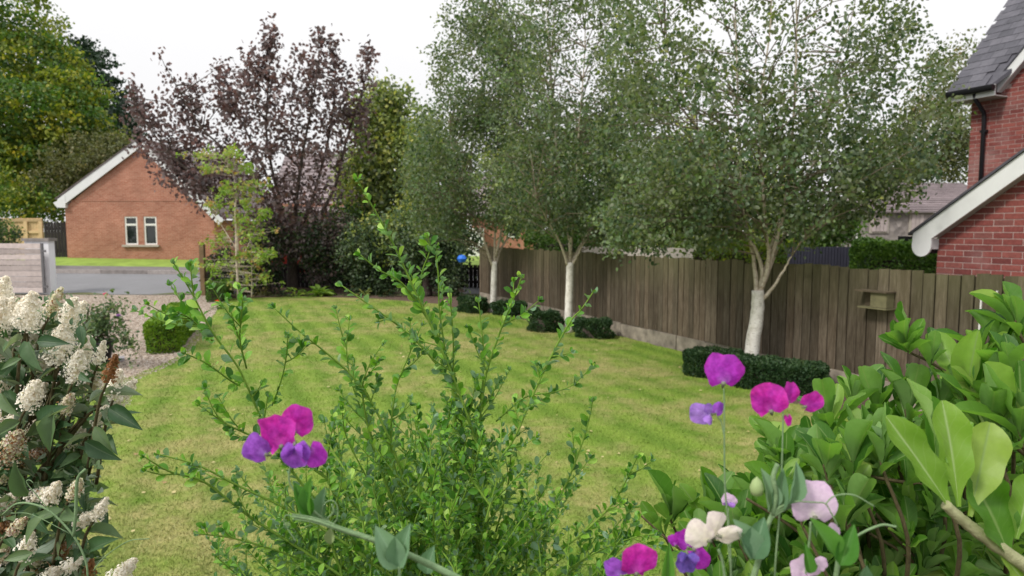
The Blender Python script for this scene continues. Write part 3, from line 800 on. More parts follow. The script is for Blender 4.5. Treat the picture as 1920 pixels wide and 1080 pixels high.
# fences beside the bungalow
mPaleWood = plain('new_pine', (.50, .36, .20), .85, .12, 8, bmp=.2, obj=True)
FY = 31.6
lf = empty('pale_fence', P(40, 480, FY), 'pale new pine panel fence left of the bungalow', 'fence')
z0, z1 = gl - .3, P(40, 409, FY)[2]; x = P(-60, 430, FY)[0]; xe = P(81, 430, FY)[0]
while x < xe - .1:
    q = MB(); q.box((x + .07, FY, (z0 + z1) / 2), (.132, .02, z1 - z0)); q.build('board', mPaleWood, lf); x += .142
for xx in (P(51, 430, FY)[0], P(-10, 430, FY)[0], P(79, 430, FY)[0]):
    q = MB(); q.box((xx, FY - .07, (z0 + z1) / 2 - .1), (.16, .1, z1 - z0 - .1)); q.build('post', mPaleWood, lf)
for zz in (z1 - .1, z1 - .62):
    q = MB(); q.box(((P(-60, 430, FY)[0] + xe) / 2, FY - .045, zz), (xe - P(-60, 430, FY)[0], .06, .12)); q.build('rail', mPaleWood, lf)
mDarkStain = plain('dark_stained_wood', (.022, .018, .018), .8, .3, 8)
dg = empty('dark_side_gate', P(103, 480, 31.2), 'dark stained picket side gate against the brick bungalow', 'gate')
x = P(82, 430, 31.2)[0]; xe = P(124, 430, 31.2)[0]; n = 7; zt = P(100, 416, 31.2)[2]
for i in range(n):
    w = (xe - x) / n; a = x + w * i
    q = MB(); q.prism([(a + .012, 31.2, gl - .5), (a + w - .012, 31.2, gl - .5), (a + w - .012, 31.2, zt - .06), (a + w / 2, 31.2, zt + .03), (a + .012, 31.2, zt - .06)], (0, 0, 0), (0, .03, 0)); q.build('picket', mDarkStain, dg)
for zz in (zt - .3, zt - 1.3):
    q = MB(); q.box(((x + xe) / 2, 31.26, zz), (xe - x, .05, .12)); q.build('rail', mDarkStain, dg)

# drive gate, pillar and post
mGateWood = plain('greyed_gate_slat', (.42, .37, .36), .85, .15, 9, bmp=.3, obj=True)
GY = 22.0
gate = empty('driveway_gate', P(40, 553, GY), 'greyed wooden driveway gate of wide horizontal slats on the left', 'gate')
zt, zb2 = P(40, 456, GY)[2], P(40, 549, GY)[2]; xa, xb = P(-260, 500, GY)[0], P(84, 500, GY)[0]
n = 9; h = (zt - zb2) / n
for i in range(n):
    q = MB(); q.box(((xa + xb) / 2, GY, zb2 + h * (i + .5)), (xb - xa - .1, .03, h - .014)); q.build('slat', mGateWood, gate)
mGrey = plain('grey_metal', (.12, .12, .13), .5, .1, 5)
q = MB(); q.box((xb - .05, GY - .01, (zt + zb2) / 2), (.07, .06, zt - zb2)); q.build('frame', mGrey, gate)
for zz in (zt - .25, zb2 + .2):
    q = MB(); q.box((xb + .02, GY - .03, zz), (.12, .04, .07)); q.build('hinge', mGrey, gate)
mRender = plain('white_render', (.78, .79, .84), .85, .05, 4)
mCap = plain('stone_cap', (.22, .20, .19), .9, .2, 8)
PY_ = 22.25
pil = empty('gate_pillar', P(74, 550, PY_), 'white rendered gate pillar with a flat grey cap behind the slatted gate', 'gate pillar')
xa, xb = P(48, 500, PY_)[0], P(93, 500, PY_)[0]; zt = P(80, 452, PY_)[2]
q = MB(); q.box(((xa + xb) / 2, PY_ + .15, zt / 2), (xb - xa, .3, zt)); q.build('column', mRender, pil)
q = MB(); q.box(((xa + xb) / 2, PY_ + .15, zt + .045), (xb - xa + .1, .42, .09)); q.build('cap', mCap, pil)
mPost = plain('brown_post', (.16, .11, .06), .9, .2, 8)
PY2 = 21.9
gp = MB(); pa = P(382, 548, PY2); gp.box((pa[0], PY2, P(382, 458, PY2)[2] / 2), (.14, .14, P(382, 458, PY2)[2]))
gp.hexa(np.array([(-.08, -.08, 0), (.08, -.08, 0), (.08, .08, 0), (-.08, .08, 0), (-.02, -.02, .06), (.02, -.02, .06), (.02, .02, .06), (-.02, .02, .06)]) + np.array((pa[0], PY2, P(382, 458, PY2)[2])))
tag(gp.build('gate_post', mPost), 'square brown timber post at the end of the drive', 'post')

# ---------------------------------------------------------------- low dark fence behind the far bed, things behind
df = empty('dark_low_fence', P(700, 545, 23.8), 'low dark stained board fence behind the far flower bed', 'fence')
x0, x1 = P(500, 520, 23.8)[0], FL(-11, 0)[0] - .1; x = x0; zt = P(700, 497, 23.8)[2]
while x < x1:
    q = MB(); q.box((x + .07, 23.8, zt / 2), (.13, .02, zt + random.uniform(-.02, .02))); q.build('board', mDarkStain, df); x += .145
for zz in (zt - .12, .3):
    q = MB(); q.box(((x0 + x1) / 2, 23.74, zz), (x1 - x0, .05, .09)); q.build('rail', mDarkStain, df)
q = MB(); q.box((FL(-11, 0)[0] - .02, 22.6, .72), (.1, 2.4, 1.44)); q.build('end_panel', mDarkStain, df)

# slate roofed house far behind the purple tree
mRoofG = plain('grey_brown_roof', (.24, .20, .21), .85, .18, 3, obj=True)
HY = 44.0
fh = empty('slate_roofed_house', P(595, 470, HY), 'house with a broad grey roof partly hidden behind the purple tree', 'house')
a, b_ = P(500, 400, HY), P(668, 400, HY); rt = P(600, 280, HY)[2]; rb_ = P(600, 398, HY)[2]
q = MB(); q.box(((a[0] + b_[0]) / 2, HY + 4, rb_ / 2 + .4), (b_[0] - a[0] - .8, 7.4, rb_ + .3)); q.build('wall', mFarBrick, fh)
rw = 0
nz_ = 16
for i in range(nz_):
    z0 = rb_ + (rt - rb_) * i / nz_; z1 = rb_ + (rt - rb_) * (i + 1) / nz_
    q = MB(); y0 = HY + 3.9 * i / nz_; y1 = HY + 3.9 * (i + 1) / nz_
    q.hexa(np.array([(a[0], y0, z0), (b_[0], y0, z0), (b_[0], y1, z1 - .06), (a[0], y1, z1 - .06), (a[0], y0, z0 + .09), (b_[0], y0, z0 + .09), (b_[0], y1, z1), (a[0], y1, z1)])); q.build('tile_course', mRoofG, fh)
q = MB(); q.prism([(a[0], HY + 3.9, rt), (a[0], HY + 8.2, rb_), (a[0], HY + 8.2, rb_ - .1), (a[0], HY + 3.9, rt - .12)], (0, 0, 0), (b_[0] - a[0], 0, 0)); q.build('roof', mRoofG, fh)
q = MB(); q.box(((a[0] + b_[0]) / 2, HY + 3.9, rt + .05), (b_[0] - a[0], .25, .14)); q.build('ridge', mRoofG, fh)

# brick house far beyond the fence, seen between the first two birches
HY = 36.0
f2 = empty('distant_brick_house', P(935, 460, HY), 'distant orange brick house with white porch seen between the birch trunks', 'house')
a, b_ = P(884, 430, HY), P(1012, 430, HY); zt = P(930, 405, HY)[2]
q = MB(); q.box(((a[0] + b_[0]) / 2, HY + 3, zt / 2), (b_[0] - a[0], 6, zt)); q.build('wall', mFarBrick, f2)
q = MB(); yy = HY + 3
q.prism([(a[0] - .3, HY - .4, zt), (a[0] - .3, HY + 3, zt + 2.4), (a[0] - .3, HY + 6.4, zt), (a[0] - .3, HY + 6.3, zt - .12), (a[0] - .3, HY - .3, zt - .12)], (0, 0, 0), (b_[0] - a[0] + .6, 0, 0)); q.build('roof', mRoofG, f2)
c1_, c2_ = P(878, 430, HY - 1.2), P(906, 430, HY - 1.2)
q = MB(); q.box(((c1_[0] + c2_[0]) / 2, HY - .6, P(890, 428, HY - 1.2)[2] / 2 + .0), (c2_[0] - c1_[0], 1.15, P(890, 428, HY - 1.2)[2])); q.build('porch', mWhite, f2)
for (u0, u1, v0, v1) in ((952, 975, 420, 445),):
    c1_, c2_ = P(u0, v0, HY), P(u1, v1, HY); w = MB(); w.box(((c1_[0] + c2_[0]) / 2, HY - .02, (c1_[2] + c2_[2]) / 2), (abs(c2_[0] - c1_[0]), .06, abs(c1_[2] - c2_[2]))); w = w.build('window', mWhite, f2)
    g = MB(); g.box(((c1_[0] + c2_[0]) / 2, HY - .055, (c1_[2] + c2_[2]) / 2), (abs(c2_[0] - c1_[0]) - .14, .02, abs(c1_[2] - c2_[2]) - .14)); g.build('pane', mGlass, w)

# pale wall beyond the fence
WY = 19.0
pw = MB(); a, b_ = P(1085, 470, WY), P(1300, 470, WY - 1.5)
zt = P(1130, 463, WY)[2]
pw.hexa(np.array([(a[0], WY, 0), (b_[0], WY - 1.5, 0), (b_[0], WY - 1.3, 0), (a[0], WY + .2, 0), (a[0], WY, zt), (b_[0], WY - 1.5, zt), (b_[0], WY - 1.3, zt), (a[0], WY + .2, zt)]))
mPaleWall = plain('pale_render', (.62, .56, .50), .9, .08, 3)
tag(pw.build('garden_wall', mPaleWall), 'pale rendered garden wall just showing above the fence', 'wall')

# stone cottage on the right
mRubble, nt, b = newmat('rubble_stone', rough=.95)
vo = node(nt, 'ShaderNodeTexVoronoi'); vo.inputs['Scale'].default_value = 5; lk(nt, vec(nt), vo.inputs['Vector'])
sp = node(nt, 'ShaderNodeSeparateColor'); lk(nt, vo.outputs['Color'], sp.inputs[0])
lk(nt, mixc(nt, math_(nt, 'MULTIPLY', noise(nt, vec(nt), 3, 5), .9), ramp(nt, sp.outputs[1], [(0, (.13, .12, .12)), (.5, (.22, .20, .19)), (1, (.33, .30, .29))]), (.30, .26, .25)), b.inputs['Base Color'])
bump(nt, b, vo.outputs['Distance'], .8, .05)
mPink = plain('weathered_board_pink', (.40, .34, .34), .9, .12, 8, obj=True)
CY = 24.0
cot = empty('stone_cottage', P(1700, 470, CY), 'old rubble stone cottage with grey slate roof and boarded window', 'cottage')
a, b_ = P(1604, 430, CY), P(1900, 430, CY); ze = P(1700, 399, CY)[2]; zr = P(1750, 343, CY + 3)[2]
q = MB(); q.box(((a[0] + b_[0]) / 2, CY + 3, ze / 2), (b_[0] - a[0], 6, ze)); q.build('wall', mRubble, cot)
hipx = P(1690, 350, CY + 3)[0]
for i in range(14):
    t0, t1 = i / 14, (i + 1) / 14
    xa0 = a[0] - .2 + (hipx - a[0]) * t0; xa1 = a[0] - .2 + (hipx - a[0]) * t1; y0 = CY - .2 + 3.2 * t0; y1 = CY - .2 + 3.2 * t1; z0 = ze + (zr - ze) * t0; z1 = ze + (zr - ze) * t1
    q = MB(); q.hexa(np.array([(xa0, y0, z0), (b_[0], y0, z0), (b_[0], y1, z1 - .05), (xa1, y1, z1 - .05), (xa0, y0, z0 + .06), (b_[0], y0, z0 + .06), (b_[0], y1, z1), (xa1, y1, z1)])); q.build('slate_course', mRoofG, cot)
q = MB(); q.add([(a[0] - .2, CY - .2, ze), (hipx, CY + 3, zr - .02), (a[0] - .2, CY + 6.2, ze), (b_[0], CY + 6.2, ze), (b_[0], CY + 3, zr - .02)], [(0, 1, 2), (2, 1, 4, 3)]); q.build('roof', mRoofG, cot)
def cot_board(u0, u1, v0, v1, n, mt=mPink):
    c1_, c2_ = P(u0, v0, CY), P(u1, v1, CY); w = (c2_[0] - c1_[0]) / n
    fr_ = MB(); fr_.box(((c1_[0] + c2_[0]) / 2, CY - .01, (c1_[2] + c2_[2]) / 2), (c2_[0] - c1_[0] + .12, .06, c1_[2] - c2_[2] + .12)); fr_ = fr_.build('window_frame', mSill, cot)
    for i in range(n):
        g = MB(); g.box((c1_[0] + w * (i + .5), CY - .06, (c1_[2] + c2_[2]) / 2), (w - .015, .03, c1_[2] - c2_[2])); g.build('board', mt, fr_)
cot_board(1634, 1662, 403, 434, 4); cot_board(1708, 1744, 402, 440, 5)
q = MB(); c_ = P(1607, 430, CY - .1); q.tube([(c_[0], CY - .08, ze - .05), (c_[0], CY - .08, 0)], .045, 8); q.build('downpipe', mWhite, cot)

# dark ribbed panel fence and things next to it
mRib = plain('blue_black_panel', (.035, .036, .055), .6, .15, 4)
SY = 14.5
sh = empty('dark_panel_fence', P(1565, 500, SY), 'blue black vertically ribbed panel fence beyond the board fence', 'fence')
x = P(1478, 480, SY)[0]; xe = P(1628, 480, SY)[0]; zt = P(1560, 463, SY)[2]
while x < xe:
    q = MB(); q.box((x + .03, SY, zt / 2), (.052, .04, zt)); q.build('slat', mRib, sh); x += .064
q = MB(); q.box(((P(1478, 480, SY)[0] + xe) / 2, SY + .04, zt / 2), (xe - P(1478, 480, SY)[0], .02, zt - .02)); q.build('back_panel', mRib, sh)
# black flue box
q = MB(); c_ = P(1702, 450, 13.0); q.box(c_, (.24, .24, .14)); q.box(c_ + np.array((0, 0, -.9)), (.1, .1, 1.7)); tag(q.build('bird_feeder', mBlack), 'small black box on a post above the clipped hedge beside the house', 'feeder')

# ---------------------------------------------------------------- foliage
def cgrad(lo, hi, mid=None): return [(0, lo)] + ([(.5, mid)] if mid else []) + [(1, hi)]
mBirchLeaf = leafmat('birch_leaf', [(0, (.030, .052, .020)), (.35, (.078, .122, .038)), (.7, (.150, .205, .066)), (.93, (.27, .33, .11)), (.97, (.36, .34, .09)), (1, (.36, .25, .06))], back=(.19, .22, .14), trans=.4, spec=.35, rndobj=False)
mBirchLeaf2 = leafmat('birch_leaf_cool', [(0, (.028, .055, .030)), (.35, (.066, .122, .052)), (.7, (.125, .200, .088)), (.95, (.23, .31, .13)), (1, (.30, .30, .10))], back=(.17, .22, .15), trans=.4, spec=.35, rndobj=False)
mPurple = leafmat('purple_leaf', [(0, (.022, .017, .018)), (.4, (.076, .056, .055)), (.75, (.135, .098, .092)), (1, (.20, .14, .125))], back=(.13, .11, .11), trans=.25, tcol=(1.5, .9, .8), rndobj=False)
mPurple2 = leafmat('purple_leaf_red', [(0, (.040, .026, .026)), (.4, (.085, .054, .050)), (.75, (.14, .090, .082)), (1, (.22, .14, .12))], back=(.18, .14, .14), trans=.3, tcol=(1.5, .9, .8), rndobj=False)
mAutumn = leafmat('autumn_green_leaf', [(0, (.045, .08, .012)), (.3, (.12, .165, .020)), (.65, (.23, .275, .03)), (.9, (.38, .36, .035)), (1, (.56, .36, .03))], trans=.35, rndobj=False)
mConifer = leafmat('dark_conifer', [(0, (.010, .028, .014)), (.5, (.020, .052, .024)), (1, (.040, .085, .036))], trans=.15, rndobj=False)
mOlive = leafmat('olive_leaf', [(0, (.06, .075, .025)), (.5, (.12, .135, .05)), (.85, (.18, .17, .07)), (1, (.26, .19, .08))], trans=.3, rndobj=False)
mGreenL = leafmat('mid_green_leaf', [(0, (.03, .075, .015)), (.5, (.07, .15, .025)), (1, (.14, .24, .04))], trans=.35, rndobj=False)
mDarkL = leafmat('dark_shrub_leaf', [(0, (.012, .028, .012)), (.5, (.028, .055, .02)), (.85, (.055, .085, .03)), (1, (.12, .09, .04))], trans=.2, rndobj=False)
mYellowG = leafmat('yellow_green_leaf', [(0, (.11, .18, .05)), (.5, (.29, .35, .10)), (1, (.54, .50, .15))], trans=.4, rndobj=False)
mRowan = leafmat('rowan_leaf', [(0, (.14, .26, .04)), (.4, (.25, .39, .06)), (.66, (.32, .40, .10)), (.8, (.42, .32, .11)), (1, (.40, .18, .07))], trans=.4, rndobj=False)
mBox = leafmat('box_leaf', [(0, (.012, .038, .014)), (.5, (.028, .068, .022)), (.9, (.06, .11, .035)), (1, (.10, .15, .05))], trans=.2, rndobj=False)
mBoxLight = leafmat('bright_box_leaf', [(0, (.05, .13, .01)), (.5, (.13, .25, .018)), (1, (.27, .38, .035))], trans=.3, rndobj=False)
mHedgeY = leafmat('golden_hedge_leaf', [(0, (.06, .13, .02)), (.6, (.16, .24, .03)), (1, (.45, .45, .05))], trans=.35, rndobj=False)

def bark(name, stops, scale=(4, 4, 1.5), s=6, marks=None, rough=.85):
    m, nt, b = newmat(name, rough=rough, spec=.2)
    v = vec(nt); n1 = noise(nt, v, s, 6, .7, scale)
    col = ramp(nt, n1, stops)
    if marks:
        n2 = noise(nt, v, 16, 3, .5, (1, 1, 7)); col = mixc(nt, ramp(nt, n2, [(.62, (0, 0, 0)), (.70, (1, 1, 1))]), col, marks)
    lk(nt, col, b.inputs['Base Color']); bump(nt, b, n1, .5, .01); return m
mBirchBark = bark('white_birch_bark', [(.25, (.26, .25, .20)), (.40, (.56, .53, .47)), (.55, (.72, .69, .64)), (.75, (.80, .78, .74))], (2, 2, 2), 5, (.16, .13, .11))
mBirchLimb = bark('birch_limb_bark', [(.3, (.30, .24, .17)), (.5, (.50, .43, .34)), (.7, (.66, .60, .51))], (2, 2, 3), 7, (.16, .11, .08))
mDarkBark = bark('dark_bark', [(.3, (.035, .028, .024)), (.6, (.09, .07, .06)), (.75, (.14, .115, .10))], (5, 5, 1))
mTwigL = bark('birch_twig', [(.3, (.14, .11, .08)), (.7, (.30, .25, .19))])
mTwig = bark('twig_bark', [(.3, (.05, .035, .025)), (.7, (.12, .09, .07))])

def leaf_cloud(mb, cen, rad_, per, size, droop=.5, flat=1.0, cvar=.6, elong=None, seed=0):
    """per leaves gaussian round each centre; rnd mixes a clump value with a leaf value"""
    n = len(cen); k = n * per
    c = np.repeat(cen, per, 0); cr = np.repeat(RG.random(n), per)
    off = RG.normal(size=(k, 3)) * .55
    if np.ndim(rad_) == 0: off *= rad_
    elif np.ndim(rad_) == 1: off *= np.repeat(rad_, per)[:, None]
    off[:, 2] *= flat
    if elong is not None: off += np.repeat(elong, per, 0) * RG.uniform(-1, 1, k)[:, None]
    pos = c + off
    ax = RG.normal(size=(k, 3)); ax[:, 2] -= droop * 1.6
    nm = RG.normal(size=(k, 3)); nm[:, 2] += .5
    sz = size * RG.uniform(.6, 1.25, k)
    r = np.clip(cvar * cr + (1 - cvar) * RG.random(k), 0, 1)
    mb.addm(place(QUAD_V, pos, frames(ax, nm), sz), QUAD2_F, r)

def make_tree(name, label, cat, base, trunk, limbs, lobes, nclump, per, leafsize, lmat, bmat_, lmat2=None, crad=.22, group=None, trad=(.09, .06), limbr=.035, droop=.5, bark2=None, twigs=True, surf=.35, cvar=.74, flat=1.15, extra=None):
    """trunk: world points; limbs: list of world polylines; lobes: (cx,cy,cz,rx,ry,rz,weight)"""
    root = empty(name, base, label, cat, group)
    q = MB(); tp = smooth_path(trunk, 5); rr = np.linspace(trad[0], trad[1], len(tp)); rr[:3] *= np.array((1.25, 1.1, 1.03))
    jit = RG.normal(size=tp.shape) * trad[0] * .025; jit[0] = 0; q.tube(tp + jit, rr, 10); q.build('trunk', bmat_, root, True)
    allp = []; b2 = bark2 or bmat_
    for L in limbs:
        lp_ = smooth_path(L, 5); w = limbr * (.12 + .88 * np.linspace(1, 0, len(lp_)) ** 1.4)
        lp_[1:-1] += RG.normal(size=(len(lp_) - 2, 3)) * limbr * .10
        q = MB(); q.tube(lp_, w, 6); q.build('limb', b2, root, True); allp.append(lp_[1:])
    allp = np.concatenate(allp) if allp else tp
    W = np.array([l[6] for l in lobes], float); W /= W.sum()
    idx = RG.choice(len(lobes), nclump, p=W); Lb = np.array([l[:6] for l in lobes])[idx]
    d = unit(RG.normal(size=(nclump, 3))); rr = (surf + (1 - surf) * RG.random(nclump)) ** .6
    cen = Lb[:, :3] + d * Lb[:, 3:6] * rr[:, None]
    if extra is not None: cen = np.concatenate((cen, extra))
    if twigs:
        q = MB()
        for c in cen[:: max(1, len(cen) // 260)]:
            m_ = allp[allp[:, 2] < c[2] + .1]
            if len(m_) == 0: m_ = allp
            dd_ = np.argsort(np.sum((m_ - c) ** 2, 1)); a = m_[dd_[min(len(dd_) - 1, random.randrange(9 if bark2 else 2))]]
            mid = (a + c) / 2 + np.array((0, 0, .08)) * np.linalg.norm(c - a); mid = mid if bark2 else (a + c) / 2
            q.tube([a, mid, c], [.011 * limbr / .035, .007 * limbr / .035, .003], 4, cap=False)
        tag(q.build('twigs', mTwigL if bark2 else b2, root), kind='stuff')
    k2 = RG.random(len(cen)) < .45 if lmat2 else np.zeros(len(cen), bool)
    for msk, mt in ((~k2, lmat), (k2, lmat2)):
        if msk.any():
            q = MB(); leaf_cloud(q, cen[msk], crad, per, leafsize, droop, flat, cvar)
            tag(q.build('foliage', mt, root), kind='stuff')
    return root
def lobe(px, py, Y, rx, ry, depth=None, w=None):
    c = P(px, py, Y); k = Y / FPX; a, b_ = rx * k, ry * k; d_ = depth or min(a, b_) * .9
    return (c[0], c[1], c[2], a, d_, b_, w or (a * b_ * 10))
PT = lambda L, Y: [P(a, b_, Y if np.isscalar(Y) else Y[i]) for i, (a, b_) in enumerate(L)]

# birch nearest
bY = 9.5
b3 = G(1403, 716); b3 = P(1403, 716, bY); b3[2] = 0
def limbs_px(Ls, Y, dy): return [[P(a, b_, Y + dy[j] * (i / max(1, len(L) - 1))) for i, (a, b_) in enumerate(L)] for j, L in enumerate(Ls)]
B = 'white barked birches along the fence'
lm = limbs_px([[(1418, 560), (1430, 515), (1418, 470), (1400, 440), (1392, 380), (1385, 250), (1380, 60), (1372, -180), (1370, -380)],
               [(1420, 560), (1440, 500), (1437, 440), (1430, 330), (1425, 200), (1445, 40), (1450, -150), (1462, -300)],
               [(1422, 556), (1440, 490), (1456, 430), (1480, 370), (1540, 280), (1560, 150), (1600, 20), (1620, -120)],
               [(1422, 558), (1446, 495), (1474, 435), (1530, 370), (1620, 305), (1690, 245), (1735, 170)],
               [(1424, 566), (1445, 545), (1470, 505), (1485, 480), (1510, 440)],
               [(1428, 540), (1462, 430), (1482, 310), (1492, 140), (1494, -20), (1500, -200)],
               [(1418, 558), (1412, 480), (1385, 390), (1320, 270), (1260, 120), (1230, 0)]],
              bY, [.3, -.4, .5, .9, -.3, -.2, .7])
lob = [lobe(1440, 60, bY, 300, 250, 1.9, 26), lobe(1310, 250, bY, 190, 170, 1.5, 13), lobe(1590, 240, bY, 170, 170, 1.5, 9), lobe(1420, 335, bY, 270, 105, 1.7, 22),
       lobe(1250, 395, bY - .3, 130, 70, 1.0, 6), lobe(1540, 360, bY, 150, 70, 1.0, 7), lobe(1640, 300, bY, 90, 75, .9, 3.5), lobe(1450, -200, bY, 210, 190, 1.5, 9), lobe(1690, 110, bY, 85, 110, .8, 1.3), lobe(1480, 430, bY + .3, 75, 40, .5, 1.5), lobe(1230, 90, bY, 110, 130, 1, 4), lobe(1190, 430, bY - .2, 70, 45, .7, 3), lobe(1320, 425, bY, 70, 45, .7, 3)]
make_tree('birch_tree', 'nearest white barked birch, its forked trunk rising from the widest box hedge', 'tree', b3, [b3, P(1412, 640, bY), P(1420, 585, bY), P(1421, 545, bY)], lm, lob, 1250, 34, .061, mBirchLeaf, mBirchBark, mBirchLeaf2, .155, B, (.104, .080), .035, bark2=mBirchLimb)
# second birch
bY = 14.0
b2_ = P(1066, 625, bY); b2_[2] = 0
lm = limbs_px([[(1068, 505), (1072, 440), (1080, 350), (1085, 250), (1095, 120), (1100, -40), (1105, -160)],
               [(1066, 500), (1050, 455), (1025, 410), (1005, 370)],
               [(1068, 500), (1095, 450), (1140, 380), (1180, 300), (1200, 180)],
               [(1068, 508), (1082, 480), (1093, 460), (1110, 430)],
               [(1070, 480), (1060, 380), (1040, 250), (1030, 100), (1020, -60)]], bY, [.2, -.5, .6, -.2, .6])
lob = [lobe(1085, 120, bY, 165, 210, 1.9, 20), lobe(1080, 320, bY, 185, 130, 1.9, 18), lobe(1150, 400, bY, 110, 62, 1.2, 7), lobe(1010, 375, bY, 80, 65, 1.1, 4), lobe(1090, -120, bY, 120, 140, 1.4, 7), lobe(1190, 240, bY, 75, 140, 1.2, 6), lobe(1190, 440, bY, 70, 40, .7, 2.5)]
make_tree('birch_tree', 'middle birch of the row, white trunk behind two small box bushes', 'tree', b2_, [b2_, P(1066, 590, bY), P(1068, 540, bY), P(1069, 492, bY)], lm, lob, 1050, 34, .068, mBirchLeaf2, mBirchBark, mBirchLeaf, .19, B, (.090, .076), .038, bark2=mBirchLimb)
# third birch
bY = 17.5
b1_ = P(924, 580, bY); b1_[2] = 0
lm = limbs_px([[(926, 505), (928, 450), (930, 350), (935, 200), (940, 50), (942, -60)],
               [(924, 500), (912, 465), (895, 410), (860, 330), (840, 230)],
               [(928, 500), (940, 465), (965, 430), (985, 400)],
               [(930, 480), (950, 380), (970, 220), (985, 80)]], bY, [.2, -.5, .6, .3])
lob = [lobe(900, 130, bY, 95, 150, 1.9, 13), lobe(905, 300, bY, 135, 120, 2.0, 17), lobe(830, 330, bY, 85, 110, 1.3, 8), lobe(945, 20, bY, 85, 110, 1.4, 6), lobe(960, 200, bY, 80, 150, 1.3, 8), lobe(815, 400, bY, 75, 60, 1.2, 4), lobe(900, -80, bY, 60, 60, 1, 2), lobe(960, 390, bY, 80, 40, 1, 3)]
make_tree('birch_tree', 'farthest birch of the row, slim white trunk near the fence corner', 'tree', b1_, [b1_, P(925, 560, bY), P(926, 525, bY), P(927, 490, bY)], lm, lob, 1120, 33, .076, mBirchLeaf2, mBirchBark, mBirchLeaf, .21, B, (.092, .072), .042, bark2=mBirchLimb)

# purple tree
pY = 23.3
pb0 = P(549, 552, pY); pb0[2] = 0
sp_ = [((549, 470), (500, 380), (440, 300), (380, 240), (330, 160), (297, 100)), ((549, 460), (520, 360), (500, 250), (505, 130), (506, 50)), ((549, 460), (560, 340), (580, 220), (597, 130), (598, 70)),
       ((549, 465), (590, 360), (620, 240), (628, 150), (630, 85)), ((549, 470), (470, 400), (400, 350), (330, 300), (260, 210), (240, 150)), ((549, 465), (620, 370), (650, 260), (680, 170), (690, 100)),
       ((549, 460), (500, 330), (450, 220), (415, 130)), ((549, 480), (610, 420), (640, 360))]
lm = [[P(a, b_, pY + dy * i / 4) for i, (a, b_) in enumerate(L)] for L, dy in zip(sp_, (-.8, .5, -.4, .8, -1.0, .3, .9, -1))]
lob = [lobe(310, 255, pY, 75, 70, 1.6, 9), lobe(370, 300, pY, 80, 75, 1.8, 9), lobe(480, 200, pY, 85, 95, 2, 11), lobe(580, 180, pY, 70, 90, 1.8, 9), lobe(520, 300, pY, 110, 80, 2.2, 13), lobe(560, 410, pY, 80, 80, 2.0, 9), lobe(405, 350, pY, 65, 55, 1.5, 8), lobe(335, 320, pY, 35, 35, 1.2, 1.5), lobe(615, 330, pY, 50, 90, 1.6, 3.5), lobe(500, 420, pY, 70, 60, 1.6, 6), lobe(655, 240, pY, 40, 90, 1.2, 4)]
ex = []
for L, ncl, rr_ in (([(297, 100), (330, 165), (360, 220)], 14, 10), ([(506, 42), (508, 90), (505, 150)], 18, 14), ([(622, 68), (625, 130), (620, 200)], 14, 10), ([(690, 85), (688, 130), (680, 200), (670, 260)], 24, 14), ([(240, 150), (262, 200), (290, 240)], 16, 14), ([(415, 120), (425, 180), (440, 220)], 18, 18), ([(598, 62), (590, 130), (580, 180)], 12, 11), ([(470, 90), (480, 140), (480, 180)], 14, 14), ([(650, 130), (648, 200), (640, 240)], 10, 12), ([(362, 140), (366, 180), (362, 230)], 10, 12)):
    for i in range(ncl * 2):
        t = random.random(); j = t * (len(L) - 1); a = int(j); f_ = j - a; w_ = rr_ * (.25 + t)
        ex.append(P(L[a][0] * (1 - f_) + L[min(a + 1, len(L) - 1)][0] * f_ + random.gauss(0, w_ * .5), L[a][1] * (1 - f_) + L[min(a + 1, len(L) - 1)][1] * f_ + random.gauss(0, 4), pY + random.uniform(-.3, .3)))
make_tree('purple_leaved_tree', 'large purple leaved tree with spiky upright shoots in front of the roofs', 'tree', pb0, [pb0, P(548, 520, pY), P(548, 480, pY), P(549, 450, pY)], lm, lob, 900, 10, .150, mPurple, mDarkBark, mPurple2, .27, None, (.19, .15), .08, surf=.15, extra=np.array(ex))

# young rowan-like tree
rY = 20.7
rb0 = P(447, 561, rY); rb0[2] = 0
lm = [[P(a, b_, rY) for a, b_ in L] for L in (((447, 480), (443, 400), (438, 330), (405, 290)), ((472, 560), (472, 500), (470, 430)), ((447, 500), (470, 450), (490, 405)), ((446, 470), (420, 430), (400, 400)), ((447, 430), (470, 380), (485, 345)))]
ex = []
for (a, b_, c_, d_) in ((385, 290, 25, 9), (430, 285, 20, 8), (400, 318, 22, 9), (455, 315, 25, 10), (480, 345, 22, 10), (425, 350, 30, 12), (460, 375, 30, 12), (405, 385, 20, 10), (492, 400, 12, 9), (440, 415, 32, 12), (480, 440, 28, 12), (410, 450, 22, 12), (450, 470, 35, 15), (505, 470, 16, 7), (485, 485, 16, 10), (405, 500, 25, 12), (450, 510, 35, 14), (490, 520, 25, 12), (430, 535, 30, 10)):
    for _ in range(16): ex.append(P(a + random.gauss(0, c_ * .62), b_ + random.gauss(0, d_ * .62), rY + random.gauss(0, .3)))
make_tree('rowan_tree', 'slender young tree with feathery green and rust leaves beside the drive', 'tree', rb0, [rb0, P(446, 530, rY), P(444, 490, rY), P(443, 440, rY), P(441, 380, rY)], lm, [lobe(445, 420, rY, 50, 120, .7, 1)], 50, 9, .10, mRowan, mBirchLimb, None, .11, None, (.045, .03), .022, cvar=.7, flat=.75, extra=np.array(ex))

